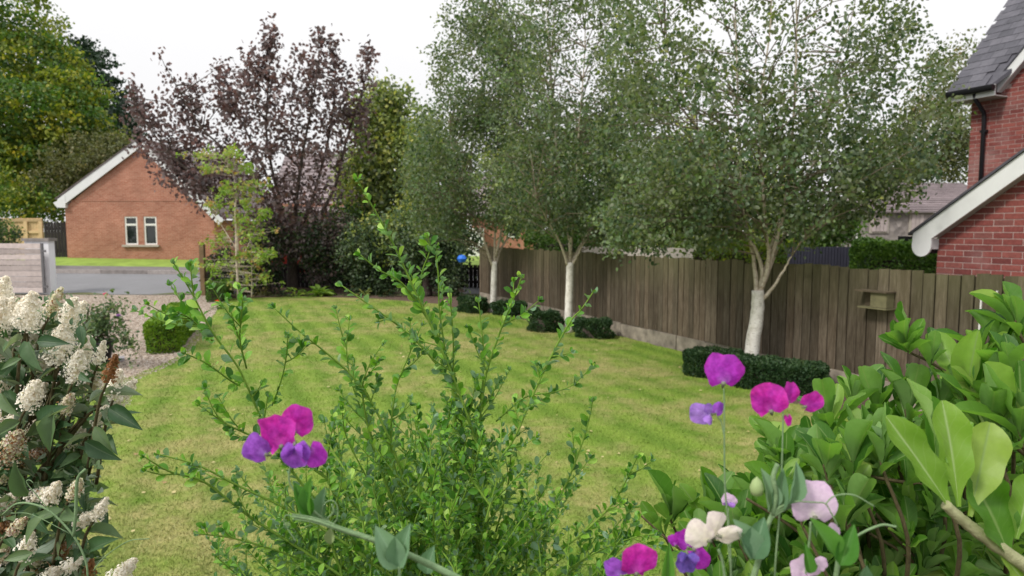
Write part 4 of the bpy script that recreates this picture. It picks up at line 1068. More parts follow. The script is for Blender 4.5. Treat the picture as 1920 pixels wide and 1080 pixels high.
# trees and shrubs at the far left
make_tree('maple_tree', 'big yellow green broadleaf tree filling the top left corner', 'tree', P(60, 500, 40) * np.array((1, 1, 0)) + np.array((0, 0, .8)), [P(60, 500, 40), P(60, 400, 40), P(65, 300, 40)], [[P(60, 320, 40), P(110, 230, 40), P(150, 180, 39)], [P(60, 320, 40), P(20, 200, 40), P(0, 100, 40)], [P(60, 320, 40), P(60, 180, 41), P(50, 40, 41)]],
          [lobe(20, 30, 40, 65, 60, 3, 6), lobe(75, 120, 40, 75, 60, 3, 8), lobe(60, 210, 38, 110, 60, 3.5, 14), lobe(150, 250, 38, 60, 45, 2.5, 4), lobe(40, 300, 38, 110, 50, 3, 12), lobe(-60, 150, 40, 90, 200, 4, 8), lobe(120, 170, 39, 70, 40, 2, 6), lobe(30, 340, 39, 120, 50, 3, 12), lobe(-40, 260, 38, 80, 120, 3, 8)], 1500, 34, .215, mAutumn, mDarkBark, mGreenL, .62, None, (.3, .22), .12, flat=.5, cvar=.7, twigs=False, surf=.5)
make_tree('conifer_tree', 'dark green conifer behind the yellow green tree and bungalow', 'tree', P(170, 500, 47) * np.array((1, 1, 0)), [P(170, 500, 47), P(170, 350, 47), P(165, 150, 47)], [], [lobe(168, 120, 45, 36, 45, 2, 4), lobe(185, 190, 45, 52, 60, 3, 9), lobe(205, 245, 44, 50, 50, 3, 8), lobe(210, 290, 46, 42, 30, 2.5, 3), lobe(130, 110, 46, 40, 30, 2, 3)], 420, 26, .24, mConifer, mDarkBark, None, .55, None, (.3, .1), .1, flat=.4, twigs=False)
make_tree('olive_tree', 'loose olive green shrubby tree beside the bungalow roof edge', 'tree', P(150, 480, 36) * np.array((1, 1, 0)) + np.array((0, 0, 1.)), [P(110, 480, 36), P(118, 400, 36), P(95, 330, 36)], [[P(118, 400, 36), P(125, 350, 36), P(127, 310, 36)], [P(118, 400, 36), P(105, 350, 36), P(70, 305, 36)]],
          [lobe(150, 300, 36, 60, 40, 2, 6), lobe(200, 285, 37, 40, 35, 2, 4), lobe(105, 345, 36, 60, 40, 2, 5), lobe(225, 275, 38, 25, 18, 1, 1.5), lobe(165, 350, 36, 45, 35, 1.5, 3)], 420, 20, .15, mOlive, mBirchLimb, None, .4, None, (.07, .04), .05, twigs=False)
make_tree('green_shrub', 'mid green bush behind the pale pine fence', 'shrub', P(50, 470, 34.5) * np.array((1, 1, 0)) + np.array((0, 0, 1.)), [P(50, 470, 34.5), P(50, 420, 34.5), P(50, 380, 34.5)], [], [lobe(60, 380, 34.5, 50, 40, 1.6, 5), lobe(-10, 360, 34.5, 60, 50, 1.6, 5)], 260, 24, .15, mAutumn, mDarkBark, mGreenL, .34, None, (.06, .04), .05, twigs=False)
make_tree('dark_shrub', 'small dark evergreen at the left edge in front of the pale fence', 'shrub', P(6, 520, 27) * np.array((1, 1, 0)) + np.array((0, 0, .4)), [P(6, 520, 27), P(6, 450, 27)], [], [lobe(5, 440, 27, 26, 28, .8, 5), lobe(-10, 480, 27, 34, 30, .8, 5)], 160, 22, .09, mDarkL, mDarkBark, mGreenL, .2, None, (.06, .04), .05, twigs=False)
# behind the purple tree and birches
def far_tree(label, px, Y, zb0, lobes, ncl, per, size, mt, mt2=None, crad=.5, name='broadleaf_tree', cat='tree', tw=False):
    b0 = P(px, 540, Y); b0[2] = float(hz(b0[0], Y)); top = P(px, zb0, Y)
    return make_tree(name, label, cat, b0, [b0, (b0 * .5 + top * .5), top], [[(b0 * .3 + top * .7), P(lobes[j][0], lobes[j][1], Y)] for j in range(min(4, len(lobes)))], [lobe(a, b_, Y, c_, d_, None if len(x_) < 1 else x_[0]) for a, b_, c_, d_, *x_ in lobes], ncl, per, size, mt, mDarkBark, mt2, crad, None, (.013 * Y ** .8, .008 * Y ** .8), .06, twigs=tw)
far_tree('yellowing green tree between the purple tree and the birches', 720, 27, 420, [(705, 240, 50, 75), (735, 300, 65, 70), (680, 350, 50, 70), (760, 380, 60, 50), (735, 195, 38, 40)], 820, 19, .17, mYellowG, mBirchLeaf, .42)
far_tree('blue green tree behind the farthest birch', 800, 22.5, 420, [(820, 340, 60, 75), (800, 410, 60, 50), (720, 450, 60, 40), (800, 260, 35, 60)], 520, 26, .11, mBirchLeaf2, mYellowG, .33)
far_tree('dark green broad tree behind the middle birch', 1080, 27, 420, [(1010, 380, 90, 75), (1110, 370, 90, 80), (1000, 300, 70, 60), (1180, 400, 80, 60), (1100, 270, 80, 60)], 620, 22, .17, mGreenL, mBirchLeaf2, .5)
far_tree('dense green tree behind the nearest birch', 1330, 24, 430, [(1250, 390, 80, 75), (1340, 370, 90, 85), (1430, 380, 80, 75), (1300, 290, 70, 50)], 620, 22, .15, mYellowG, mBirchLeaf2, .45)
far_tree('grey green tree between the nearest birch and the brick house', 1740, 30, 420, [(1750, 250, 75, 75), (1790, 140, 50, 60), (1690, 300, 90, 50), (1800, 290, 40, 60), (1650, 330, 60, 45)], 560, 24, .14, mOlive, mBirchLeaf, .48)
far_tree('bright green bush beyond the fence beside the cottage', 1560, 19, 470, [(1570, 420, 40, 38), (1530, 440, 40, 28)], 240, 24, .09, mGreenL, None, .24, 'green_shrub', 'shrub')
# dark shrubs round the far corner
for lab, px, Y, lb, mt, mt2 in (
    ('dark evergreen shrub under the purple tree, next to its trunk', 600, 22.8, [(590, 460, 45, 45), (620, 510, 40, 35), (640, 440, 35, 40)], mDarkL, mPurple),
    ('dark leafy shrub right of the bright hosta', 690, 22.4, [(680, 470, 50, 50), (700, 525, 40, 30)], mDarkL, mBirchLeaf2),
    ('tall dark shrub beside the corner of the board fence', 800, 21.8, [(790, 470, 55, 50), (830, 440, 45, 40), (840, 520, 30, 35)], mDarkL, mBirchLeaf2),
    ('dark shrub between the rowan and the purple tree', 500, 22.4, [(500, 470, 35, 60), (480, 520, 40, 30), (415, 510, 30, 40)], mDarkL, mPurple)):
    far_tree(lab, px, Y, 500, lb, 420, 22, .09, mt, mt2, .22, 'dark_shrub', 'shrub')
far_tree('low mixed shrub row behind the low dark fence', 650, 26, 500, [(560, 450, 60, 50), (650, 440, 60, 60), (760, 450, 70, 50), (850, 450, 50, 40)], 520, 22, .13, mDarkL, mGreenL, .34, 'background_shrub', 'shrub')

# ---------------------------------------------------------------- clipped hedges
def hedge(name, label, pts, w, h, lsize, n, mt, zb=0.0, group=None, bulge=.1, top=None, cat='hedge', rough=.05, seg=True):
    """pts: path on the ground; rounded box cross-section filled with leaves over a twiggy core"""
    pts = np.array([np.array(p[:2]) for p in pts]); L = np.concatenate(([0], np.cumsum(np.linalg.norm(np.diff(pts, axis=0), axis=1))))
    root = empty(name, (*pts.mean(0), zb), label, cat, group)
    def at(s): return np.stack([np.interp(s, L, pts[:, i]) for i in (0, 1)], -1)
    tot = L[-1]
    # core
    core = MB(); m_ = max(4, int(tot / .12)); ss = np.linspace(.0, tot, m_); C_ = at(ss); T = unit(np.gradient(C_, axis=0))
    Nn = np.stack((-T[:, 1], T[:, 0]), -1); prof = [(-.38, .02), (-.42, .5), (-.36, .86), (0, .90), (.36, .86), (.42, .5), (.38, .02)]
    V = []
    for i in range(m_):
        for a, z in prof: V.append((*(C_[i] + Nn[i] * a * w * .93), zb + z * h * .96))
    k = len(prof); F = [(i * k + j, (i + 1) * k + j, (i + 1) * k + j + 1, i * k + j + 1) for i in range(m_ - 1) for j in range(k - 1)] + [list(range(k)), list(range((m_ - 1) * k, m_ * k))[::-1]]
    core.add(V, F); core.build('core', mDarkBark, root)
    # leaves on the sides, round both ends and over the top
    hw = w / 2; per = 2 * tot + 2 * math.pi * hw; side = RG.random(n) < .6
    t_ = RG.uniform(0, per, n); s = np.zeros(n); off = np.zeros((n, 2))
    m1 = t_ < tot; m2 = (~m1) & (t_ < tot + math.pi * hw); m3 = (~m1) & (~m2) & (t_ < 2 * tot + math.pi * hw); m4 = ~(m1 | m2 | m3)
    s[m1] = t_[m1]; off[m1] = (0, 1)
    an = (t_[m2] - tot) / hw; s[m2] = tot; off[m2] = np.column_stack((np.sin(an), np.cos(an)))
    s[m3] = 2 * tot + math.pi * hw - t_[m3]; off[m3] = (0, -1)
    an = (t_[m4] - 2 * tot - math.pi * hw) / hw; s[m4] = 0; off[m4] = np.column_stack((-np.sin(an), -np.cos(an)))
    rr = np.where(side, 1 - np.abs(RG.normal(size=n)) * .05, np.sqrt(RG.random(n)))
    inn = (~side) & (m1 | m3); s = np.where(inn, RG.uniform(0, tot, n), s)
    z = np.where(side, RG.random(n) ** .9, 1 - np.abs(RG.normal(size=n)) * .04)
    z = np.minimum(z, 1 - np.clip((rr - .72) / .28, 0, 1) ** 2 * .14)
    c = at(s); T = unit(at(np.minimum(s + .05, tot)) - at(np.maximum(s - .05, 0))); Nn = np.stack((-T[:, 1], T[:, 0]), -1)
    dirn = T * off[:, :1] + Nn * off[:, 1:]
    wx = c + dirn * hw
    lump = (.07 * np.sin(wx[:, 0] * 9 + z * 4) * np.sin(wx[:, 1] * 8) + .05 * np.sin(wx[:, 0] * 23 + z * 9)) * rough / .05
    belly = 1 - .10 * np.clip(.25 - z, 0, 1) * 4
    pos = c + dirn * (hw * rr * (1 + lump) * belly)[:, None]
    p3 = np.column_stack((pos, zb + z * h * (1 + lump * .5) + RG.normal(size=n) * lsize * .3))
    out = np.column_stack((dirn * rr[:, None] * side[:, None], np.where(side, z - .4, 1))) + RG.normal(size=(n, 3)) * .5
    ax = np.column_stack((RG.normal(size=(n, 2)), RG.random(n) * 1.2)) + out * .6
    cl = .5 + .5 * np.sin(wx[:, 0] * 11) * np.sin(wx[:, 1] * 9 + z * 6)
    r = np.clip(.35 * cl + .65 * RG.random(n), 0, 1)
    mb = MB(); mb.addm(place(QUAD_V, p3, frames(ax, out), lsize * RG.uniform(.6, 1.3, n)), QUAD2_F, r)
    tag(mb.build('foliage', mt, root), kind='stuff'); return root
BX = 'low box hedges round the birch trunks'
hy = lambda px, py, z=0: G(px, py, z)[:2]
hedge('box_hedge', 'wide low box hedge in front of the nearest birch, by the purple sweet peas', [hy(1400, 722), hy(1440, 728), hy(1508, 737)], .56, .36, .032, 20000, mBox, group=BX)
hedge('box_hedge', 'rounder piece of box hedge left of the nearest birch trunk', [hy(1316, 704), hy(1356, 706)], .5, .36, .032, 11000, mBox, group=BX)
hedge('box_bush', 'left of the two round box bushes at the middle birch', [hy(1010, 620), hy(1030, 622)], .46, .40, .035, 8000, mBox, group=BX, cat='bush', rough=.16)
hedge('box_bush', 'right of the two round box bushes at the middle birch', [hy(1098, 632), hy(1125, 634)], .44, .34, .035, 8000, mBox, group=BX, cat='bush', rough=.16)
hedge('box_bush', 'left box bush at the farthest birch', [hy(878, 584), hy(895, 587)], .48, .34, .045, 6000, mBox, group=BX, cat='bush', rough=.16)
hedge('box_bush', 'right box bush at the farthest birch', [hy(942, 590), hy(968, 592)], .46, .30, .045, 6000, mBox, group=BX, cat='bush', rough=.16)
hedge('bright_hedge', 'bright green clipped box hedge between gravel drive and lawn', [hy(306, 660), hy(326, 638), hy(345, 616)], .52, .52, .038, 26000, mBoxLight)
hedge('drive_end_hedge', 'green clipped hedge at the far end of the drive by the timber post', [hy(405, 566), hy(418, 556)], .5, .5, .045, 6000, mGreenL)
H1 = P(1640, 500, 13.0); H2 = P(1800, 500, 12.0)
hedge('garden_hedge', 'clipped green hedge with golden top left of the brick house', [(H1[0], 13.0), (H2[0], 12.0)], .8, float(P(1690, 456, 12.6)[2]), .055, 26000, mGreenL)
hedge('golden_hedge', 'golden topped hedge glimpsed behind the nearest birch fork', [P(1300, 470, 18)[:2], P(1480, 470, 17)[:2]], .9, float(P(1400, 453, 17.5)[2]), .075, 16000, mHedgeY)
hedge('beech_hedge', 'green hedge beyond the fence behind the middle birch', [P(1010, 470, 22)[:2], P(1110, 470, 21)[:2]], .9, float(P(1060, 440, 21.5)[2]), .08, 10000, mGreenL)

# ---------------------------------------------------------------- far bed plants
mHosta = leafmat('hosta_leaf', [(0, (.12, .24, .03)), (.6, (.20, .34, .05)), (1, (.34, .42, .07))], trans=.35)
LH = leaf_shape(w_ovate, 1, 4, .3, .45)
def clump(name, label, c, n, size, mt, spread=.5, up=.6, shape=LH, group=None, cat='plant'):
    root = empty(name, c, label, cat, group)
    an = RG.uniform(0, 2 * math.pi, n); el = RG.uniform(.15, 1.2, n)
    ax = np.column_stack((np.cos(an) * np.cos(el), np.sin(an) * np.cos(el), np.sin(el) * up))
    pos = np.array(c) + ax * RG.uniform(.15, 1, n)[:, None] * spread * .5; pos[:, 2] = np.maximum(pos[:, 2], c[2] + .02)
    mb = MB(); mb.addm(place(shape[0], pos, frames(ax, np.tile((0, 0, 1.), (n, 1)) + RG.normal(size=(n, 3)) * .2), size * RG.uniform(.6, 1.2, n)), shape[1], RG.random(n))
    tag(mb.build('foliage', mt, root, True), kind='stuff'); return root
for px, py, n, sz, mt, lab in ((600, 552, 60, .26, mHosta, 'bright green hosta clump in the far flower bed'), (556, 553, 40, .16, mHosta, 'small lime green plant left of the hosta in the far bed'), (680, 553, 30, .12, mYellowG, 'yellowish low plant in the far bed under the yellowing tree'), (530, 552, 70, .12, mDarkL, 'low dark creeping plant behind the rowan stem'), (730, 558, 60, .13, mDarkL, 'low dark clump at the far lawn edge below the blue green tree'), (770, 562, 60, .13, mBirchLeaf2, 'low grey green clump at the far lawn corner'), (490, 556, 50, .12, mOlive, 'low olive clump at the foot of the rowan'), (655, 556, 30, .12, mDarkL, 'little dark plant right of the hosta')):
    c = P(px, py, 21.7); c[2] = 0; clump('bed_plant', lab, c, n, sz, mt, .7, .7)
c = P(995, 600, 16.3); c[2] = 0
clump('heuchera', 'dark maroon low plant against the fence between the birches', c, 60, .14, mPurple, .6, .5)
c = G(408, 580); clump('nasturtium', 'small plant with an orange flower by the lawn edge at the drive', c, 60, .07, mGreenL, .35, .8)
mOrange = plain('orange_petal', (.80, .12, .03), .6, .1, 20)
q = MB(); pc = P(408, 566, c[1] - .2)
for k in range(5):
    a = k * 1.257; q.add([pc, pc + np.array((math.cos(a - .5) * .05, -.01, math.sin(a - .5) * .05)), pc + np.array((math.cos(a) * .075, -.03, math.sin(a) * .075)), pc + np.array((math.cos(a + .5) * .05, -.01, math.sin(a + .5) * .05))], [(0, 1, 2, 3)])
q.build('flower', mOrange, bpy.data.objects['nasturtium'])

# red car and blue sign glimpsed behind the low dark fence
mRed = plain('red_car_paint', (.45, .03, .02), .3, .05, 5, .5, 0)
car = empty('parked_car', P(615, 520, 25.6) * np.array((1, 1, 0)) + np.array((0, 0, .2)), 'red car glimpsed through the dark shrubs behind the low fence', 'car')
cx_, cy_ = P(615, 520, 25.8)[0], 25.8; zc0 = float(hz(cx_, cy_)) + .28
prof = [(-2.0, .0), (-2.05, .42), (-1.9, .62), (-1.15, .70), (-.6, 1.12), (.7, 1.15), (1.35, .72), (1.95, .62), (2.05, .35), (2.0, 0)]
q = MB(); q.prism([(cx_ + a, cy_ - .82, zc0 + z) for a, z in prof], (0, 0, 0), (0, 1.64, 0)); bd = q.build('body', mRed, car)
q = MB(); q.prism([(cx_ + a, cy_ - .83, zc0 + z) for a, z in [(-1.0, .72), (-.56, 1.06), (.66, 1.08), (1.15, .74)]], (0, 0, 0), (0, .012, 0)); q.build('window', mGlass, car)
for a in (-1.3, 1.3):
    for sd in (-.80, .80):
        q = MB(); an = np.linspace(0, 2 * math.pi, 17)[:-1]
        q.prism([(cx_ + a + .31 * math.cos(t), cy_ + sd - .1, zc0 + .03 + .31 * math.sin(t)) for t in an], (0, 0, 0), (0, .2, 0)); w_ = q.build('wheel', mBlack, car)
        q = MB(); q.prism([(cx_ + a + .19 * math.cos(t), cy_ + sd - .115, zc0 + .03 + .19 * math.sin(t)) for t in an], (0, 0, 0), (0, .23, 0)); q.build('rim', mGrey, w_)
mBlue = plain('blue_plastic', (.03, .18, .75), .5, .05, 5)
c = P(866, 485, 21.2); q = MB(); q.lathe(c - np.array((0, 0, .12)), [(.0, 0), (.10, .02), (.15, .12), (.10, .22), (0, .24)], 16); blue = q.build('blue_ball', mBlue); 
tag(blue, 'bright blue ball caught in the shrubs by the fence corner', 'ball')
q = MB(); a = P(572, 497, 24.2); b_ = P(583, 486, 24.2); q.tube([a, b_], .05, 6); tag(q.build('white_sign', mWhite), 'small slanted white stake showing between dark shrubs under the purple tree', 'stake')

# ---------------------------------------------------------------- pot with a rose on the gravel
pc = G(176, 690); Yp = pc[1]
pot = empty('plant_pot', pc, 'black plastic pot standing on the gravel, holding a small rose bush', 'plant pot')
r1 = 36 / FPX * Yp; hh = 52 / FPX * Yp
mPotSoil = plain('compost', (.05, .035, .025), .95, .3, 20)
q = MB(); q.lathe(pc, [(0, .0), (r1 * .72, 0), (r1 * .98, hh * .88), (r1 * 1.05, hh * .88), (r1 * 1.07, hh), (r1 * .98, hh), (r1 * .95, hh * .9)], 32); q.build('pot', mBlack, pot, True)
q = MB(); q.lathe(pc, [(0, hh * .9), (r1 * .95, hh * .9)], 24); q.build('soil', mPotSoil, pot)
rose = empty('rose_bush', pc + np.array((0, 0, hh)), 'small rose bush with pink blooms growing in the black pot', 'rose bush')
q = MB(); tips = []
for i in range(26):
    t = P(random.uniform(135, 245), random.uniform(565, 645), Yp + random.uniform(-.3, .3)); a = pc + np.array((random.uniform(-.12, .12), random.uniform(-.12, .12), hh * .9)); q.tube(smooth_path([a, (a + t) / 2 + np.array((0, 0, .1)), t], 3), [.006] * 6 + [.004], 4); tips.append(t)
tag(q.build('stems', mTwig, rose), kind='stuff')
cen = np.array([P(random.gauss(190, 26), random.gauss(610, 22), Yp + random.gauss(0, .15)) for _ in range(110)] + [P(random.gauss(235, 12), random.gauss(640, 14), Yp - .1) for _ in range(14)])
mRoseL = leafmat('rose_leaf', [(0, (.045, .09, .035)), (.5, (.09, .15, .06)), (1, (.18, .23, .10))], trans=.3)
q = MB(); leaf_cloud(q, cen, .10, 15, .052, .3); tag(q.build('foliage', mRoseL, rose), kind='stuff')
mPinkP = plain('pink_petal', (.75, .12, .22), .6, .1, 30); mRedP = plain('red_petal', (.75, .03, .05), .6, .1, 30); mMauveP = plain('mauve_petal', (.45, .22, .55), .6, .1, 30)
for (px, py, s_, mt) in ((198, 555, .05, mPinkP), (111, 571, .035, mRedP), (222, 594, .045, mMauveP), (160, 607, .02, mMauveP)):
    c = P(px, py, Yp - .1); q = MB()
    for k in range(9):
        a = k * 2.4; el = .2 + k * .13; d_ = np.array((math.cos(a) * math.cos(el), math.sin(a) * math.cos(el), math.sin(el)))
        fr = frames(d_[None], np.array(((0, -.4, 1.),))); q.addm(place(leaf_shape(w_round, 1, 3, .6, -.2)[0] * np.array((1.5, 1, 1)), c[None], fr, np.array([s_])), leaf_shape(w_round, 1, 3)[1], np.array([.5]))
    q.build('bloom', mt, rose, True)
q = MB(); c = G(212, 678); q.box(c + np.array((.0, 0, .03)), (.32, .22, .06), .5); tag(q.build('stone_slab', mPave), 'small grey slab lying on the gravel beside the pot', 'slab')

# a few pale fallen leaves on the lawn
n = 260; fy = 4.5 + 15 * RG.random(n) ** 1.3; fx = RG.uniform(-.7, .5, n) * fy; ok = poly_mask([tuple(p) for p in lawn_poly], fx, fy); fx, fy = fx[ok], fy[ok]; n = len(fx)
mFallen = leafmat('fallen_leaf', [(0, (.40, .34, .14)), (.6, (.50, .42, .22)), (1, (.30, .18, .08))], trans=.1)
mb = MB(); mb.addm(place(QUAD_V, np.column_stack((fx, fy, np.full(n, .022))), frames(np.column_stack((RG.normal(size=(n, 2)), np.zeros(n))), np.tile((0, 0, 1.), (n, 1)) + RG.normal(size=(n, 3)) * .3), RG.uniform(.025, .05, n)), QUAD2_F, RG.random(n))
tag(mb.build('fallen_leaves', mFallen), 'scattered pale fallen birch leaves lying on the mown lawn', 'leaves', kind='stuff')
# ---------------------------------------------------------------- near plants: shared leaf objects
def leaf_frames(n, ax, nm): return frames(ax, nm)
def put_leaves(root, me_list, tmpl, mat, pos, fr, size, limit, nm='leaf', stuff='foliage', rank=None):
    """the leaves that show largest are objects sharing mesh data, the others one joined part"""
    k = len(pos)
    vis = np.array([in_frame(p, 6) for p in pos]); key = size / np.maximum(pos[:, 1], .2) * vis
    if rank is not None: key = key * rank
    order = np.argsort(-key); big = order[:limit]; big = big[key[big] > 0]; rest = np.setdiff1d(np.arange(k), big)
    inv = mat_inv(root)
    for i in big:
        o = bpy.data.objects.new(nm, me_list[random.randrange(len(me_list))]); COL.objects.link(o); o.parent = root; o.matrix_parent_inverse = inv
        R = fr[i]; s = float(size[i])
        M = Matrix(((R[0][0], R[1][0], R[2][0]), (R[0][1], R[1][1], R[2][1]), (R[0][2], R[1][2], R[2][2])))
        o.matrix_basis = Matrix.Translation(Vector(pos[i])) @ (M * s).to_4x4()
    if len(rest):
        mb = MB(); mb.addm(place(tmpl[0], pos[rest], fr[rest], size[rest]), tmpl[1], RG.random(len(rest)), tmpl[2]); tag(mb.build(stuff, mat, root, True), kind='stuff')
def tmesh(t, mat, nm='leaf'):
    mb = MB(); mb.add(t[0], t[1], .0, t[2]); return mb.mesh(nm, mat, True)
def sample_path(pts, step):
    p = np.asarray(pts); L = np.concatenate(([0], np.cumsum(np.linalg.norm(np.diff(p, axis=0), axis=1)))); s = np.arange(step * .5, L[-1], step)
    q = np.stack([np.interp(s, L, p[:, i]) for i in range(3)], -1); q2 = np.stack([np.interp(np.minimum(s + .004, L[-1]), L, p[:, i]) for i in range(3)], -1); q1 = np.stack([np.interp(np.maximum(s - .004, 0), L, p[:, i]) for i in range(3)], -1)
    return q, unit(q2 - q1), s / L[-1]

# ---------------------------------------------------------------- small leaved evergreen shrub in the middle
mCean = leafmat('small_glossy_leaf', [(0, (.035, .13, .012)), (.35, (.09, .26, .020)), (.7, (.18, .40, .035)), (.88, (.26, .48, .055)), (.97, (.36, .55, .09)), (1, (.22, .32, .24))], back=(.19, .33, .20), rough=.36, trans=.36, spec=.45, groove=.3, coat=.08)
mStemG = bark('green_stem', [(.3, (.13, .24, .03)), (.6, (.20, .34, .05)), (.8, (.27, .40, .08))], (6, 6, 2), 20)
mStemB = bark('brown_stem', [(.3, (.06, .05, .025)), (.6, (.12, .10, .05)), (.8, (.16, .16, .07))], (6, 6, 2), 20)
cean = empty('evergreen_shrub', (-.1, 1.3, .45), 'sprawling evergreen shrub with long arching shoots of tiny round leaves in the middle', 'shrub')
ROOT = np.array((-.10, 1.32, .45))
def S(tipY, baseY, *pp):
    n = len(pp); return [P(a, b_, tipY + (baseY - tipY) * (i / (n - 1))) for i, (a, b_) in enumerate(pp)]
mains = [
 S(1.05, 1.25, (322, 487), (360, 550), (400, 625), (450, 695), (495, 795), (560, 900), (650, 1000), (740, 1120)),
 S(1.05, 1.25, (332, 585), (360, 600), (400, 640)), S(1.05, 1.2, (340, 660), (385, 680), (430, 712), (447, 722)),
 S(1.00, 1.2, (268, 855), (320, 885), (385, 905), (470, 970), (580, 1040), (700, 1120)),
 S(1.02, 1.2, (290, 850), (370, 872), (445, 910), (540, 955), (650, 1020), (760, 1100)),
 S(1.1, 1.25, (366, 755), (425, 795), (460, 812), (540, 850), (640, 920), (740, 1040)),
 S(1.15, 1.3, (515, 578), (560, 620), (610, 660), (660, 705), (700, 760), (740, 850), (780, 980), (810, 1120)),
 S(1.1, 1.3, (668, 333), (687, 368), (715, 416), (743, 469), (775, 539), (800, 592), (838, 680), (880, 790), (905, 900), (900, 1120)),
 S(1.15, 1.3, (675, 478), (712, 507), (750, 528), (780, 565), (815, 620), (850, 700)),
 S(1.2, 1.32, (640, 535), (690, 570), (750, 613), (800, 660), (850, 730), (890, 820), (900, 980)),
 S(1.2, 1.25, (800, 440), (806, 468), (792, 508), (788, 545), (795, 580)), S(1.2, 1.25, (822, 455), (818, 480), (822, 520), (824, 580), (835, 660)),
 S(1.25, 1.35, (843, 545), (846, 580), (850, 640), (852, 720), (870, 820), (890, 950), (890, 1120)),
 S(1.2, 1.3, (978, 520), (965, 555), (948, 596), (935, 630), (912, 700), (895, 800), (880, 900)),
 S(1.2, 1.3, (1112, 548), (1090, 580), (1070, 602), (1035, 665), (995, 750), (965, 820), (920, 890), (890, 980), (870, 1120)),
 S(1.25, 1.3, (897, 562), (901, 600), (907, 670), (902, 765), (895, 840), (900, 930)),
 S(1.1, 1.3, (1198, 850), (1170, 908), (1140, 955), (1080, 1010), (1010, 1060), (950, 1130)),
 S(1.3, 1.35, (1112, 745), (1105, 785), (1085, 850), (1050, 930), (990, 1020), (930, 1110)),
 S(1.3, 1.35, (1085, 718), (1040, 735), (985, 745), (930, 790)), S(1.2, 1.3, (720, 640), (690, 690), (680, 740), (700, 840), (740, 950), (790, 1080)),
 S(1.25, 1.3, (790, 610), (765, 670), (740, 740), (735, 850), (770, 980), (800, 1080)), S(1.25, 1.3, (655, 600), (650, 660), (660, 720), (690, 800), (730, 900)),
 S(1.15, 1.3, (640, 760), (650, 820), (690, 900), (740, 1000), (790, 1090)), S(1.05, 1.2, (365, 1000), (440, 1010), (540, 1040), (650, 1090)),
 S(1.1, 1.25, (455, 560), (452, 600), (450, 640), (462, 690)), S(1.15, 1.25, (540, 630), (535, 680), (525, 720), (510, 760)),
 S(1.15, 1.3, (1235, 1000), (1180, 1010), (1110, 1040), (1030, 1090))]
stems = MB(); shoots = MB(); LPp = []; LPa = []; LPn = []; LPs = []
def add_leaf_run(path, step, size, tipsmall=.55, start=0.0, spread=.9):
    q, t, f = sample_path(path, step)
    for j in range(len(q)):
        if f[j] < start: continue
        for _ in range(1 if random.random() < .45 else 2 if random.random() < .75 else 3):
            d = unit(RG.normal(size=3)); d = unit(d - t[j] * np.dot(d, t[j])); ax = unit(d * spread + t[j] * random.uniform(.3, 1.2) + np.array((0, 0, .25)))
            LPp.append(q[j] + d * .002); LPa.append(ax); LPn.append(unit(t[j] * .9 + RG.normal(size=3) * .45 + np.array((0, -.15, .25)))); LPs.append(size * random.uniform(.6, 1.25) * (tipsmall + (1 - tipsmall) * min(1, (1 - f[j]) * 7)))
    tp = q[-1]; td = t[-1]
    for _ in range(4):
        LPp.append(tp); LPa.append(unit(td + RG.normal(size=3) * .35)); LPn.append(RG.normal(size=3)); LPs.append(size * random.uniform(.4, .75))
for m_ in mains:
    m_ = m_[::-1]; sp_ = smooth_path(m_, 6); n = len(sp_)
    stems.tube(sp_, np.linspace(.0030 if len(m_) > 5 else .0018, .0010, n), 6)
    add_leaf_run(sp_, .0135, .0190)
    L = np.sum(np.linalg.norm(np.diff(sp_, axis=0), axis=1)); q, t, f = sample_path(sp_, .05)
    for j in range(len(q)):
        if f[j] > .93 or random.random() < (.55 if q[j][2] > P(0, 760, q[j][1])[2] else .25): continue
        side = unit(np.cross(t[j], (0, 1, 0))) * random.choice((-1, 1)); d = unit(t[j] * 1.0 + side * random.uniform(.4, 1.1) + RG.normal(size=3) * .25 + np.array((0, 0, .15)))
        ln = random.uniform(.03, .11) * (1.15 - f[j] * .6); e = [q[j], q[j] + d * ln * .5, q[j] + d * ln + np.array((0, 0, ln * .15))]
        e = smooth_path(e, 3); shoots.tube(e, np.linspace(.0014, .0007, len(e)), 4, cap=False); add_leaf_run(e, .0105, .0165, .6, .15)
# filling shoots
def env_top(x): return float(np.interp(x, [330, 420, 500, 580, 650, 750, 850, 950, 1050, 1150, 1250], [1050, 990, 910, 830, 770, 730, 730, 760, 820, 890, 990]))
for i in range(185):
    tx = random.triangular(330, 1270, 800); et = env_top(tx); ty = et + (1120 - et) * random.random() ** .8; Y = random.uniform(1.12, 1.65)
    bx = tx * .55 + 830 * .45 + random.gauss(0, 60); by = ty + random.uniform(120, 230)
    pth = [P(bx, by, Y), P((tx + bx) / 2 + random.gauss(0, 18), (ty + by) / 2, Y), P(tx, ty, Y - random.uniform(-.05, .08))]
    e = smooth_path(pth, 5); stems.tube(e, np.linspace(.0024, .001, len(e)), 5, cap=False); add_leaf_run(e, .0125 if ty > 850 else .0145, .0165)
    q, t, f = sample_path(e, .055)
    for j in range(len(q)):
        if random.random() < .3: continue
        d = unit(t[j] + unit(RG.normal(size=3)) * .8 + np.array((0, 0, .2))); ln = random.uniform(.03, .07); e2 = [q[j], q[j] + d * ln]; shoots.tube(e2, [.0012, .0006], 4, cap=False); add_leaf_run(smooth_path(e2, 2), .0115, .0155, .6)
    if i % 3 == 0: stems.tube(smooth_path([ROOT + RG.normal(size=3) * np.array((.05, .05, 0)), (ROOT + pth[0]) / 2 + RG.normal(size=3) * .05, pth[0]], 4), .003, 5, cap=False)
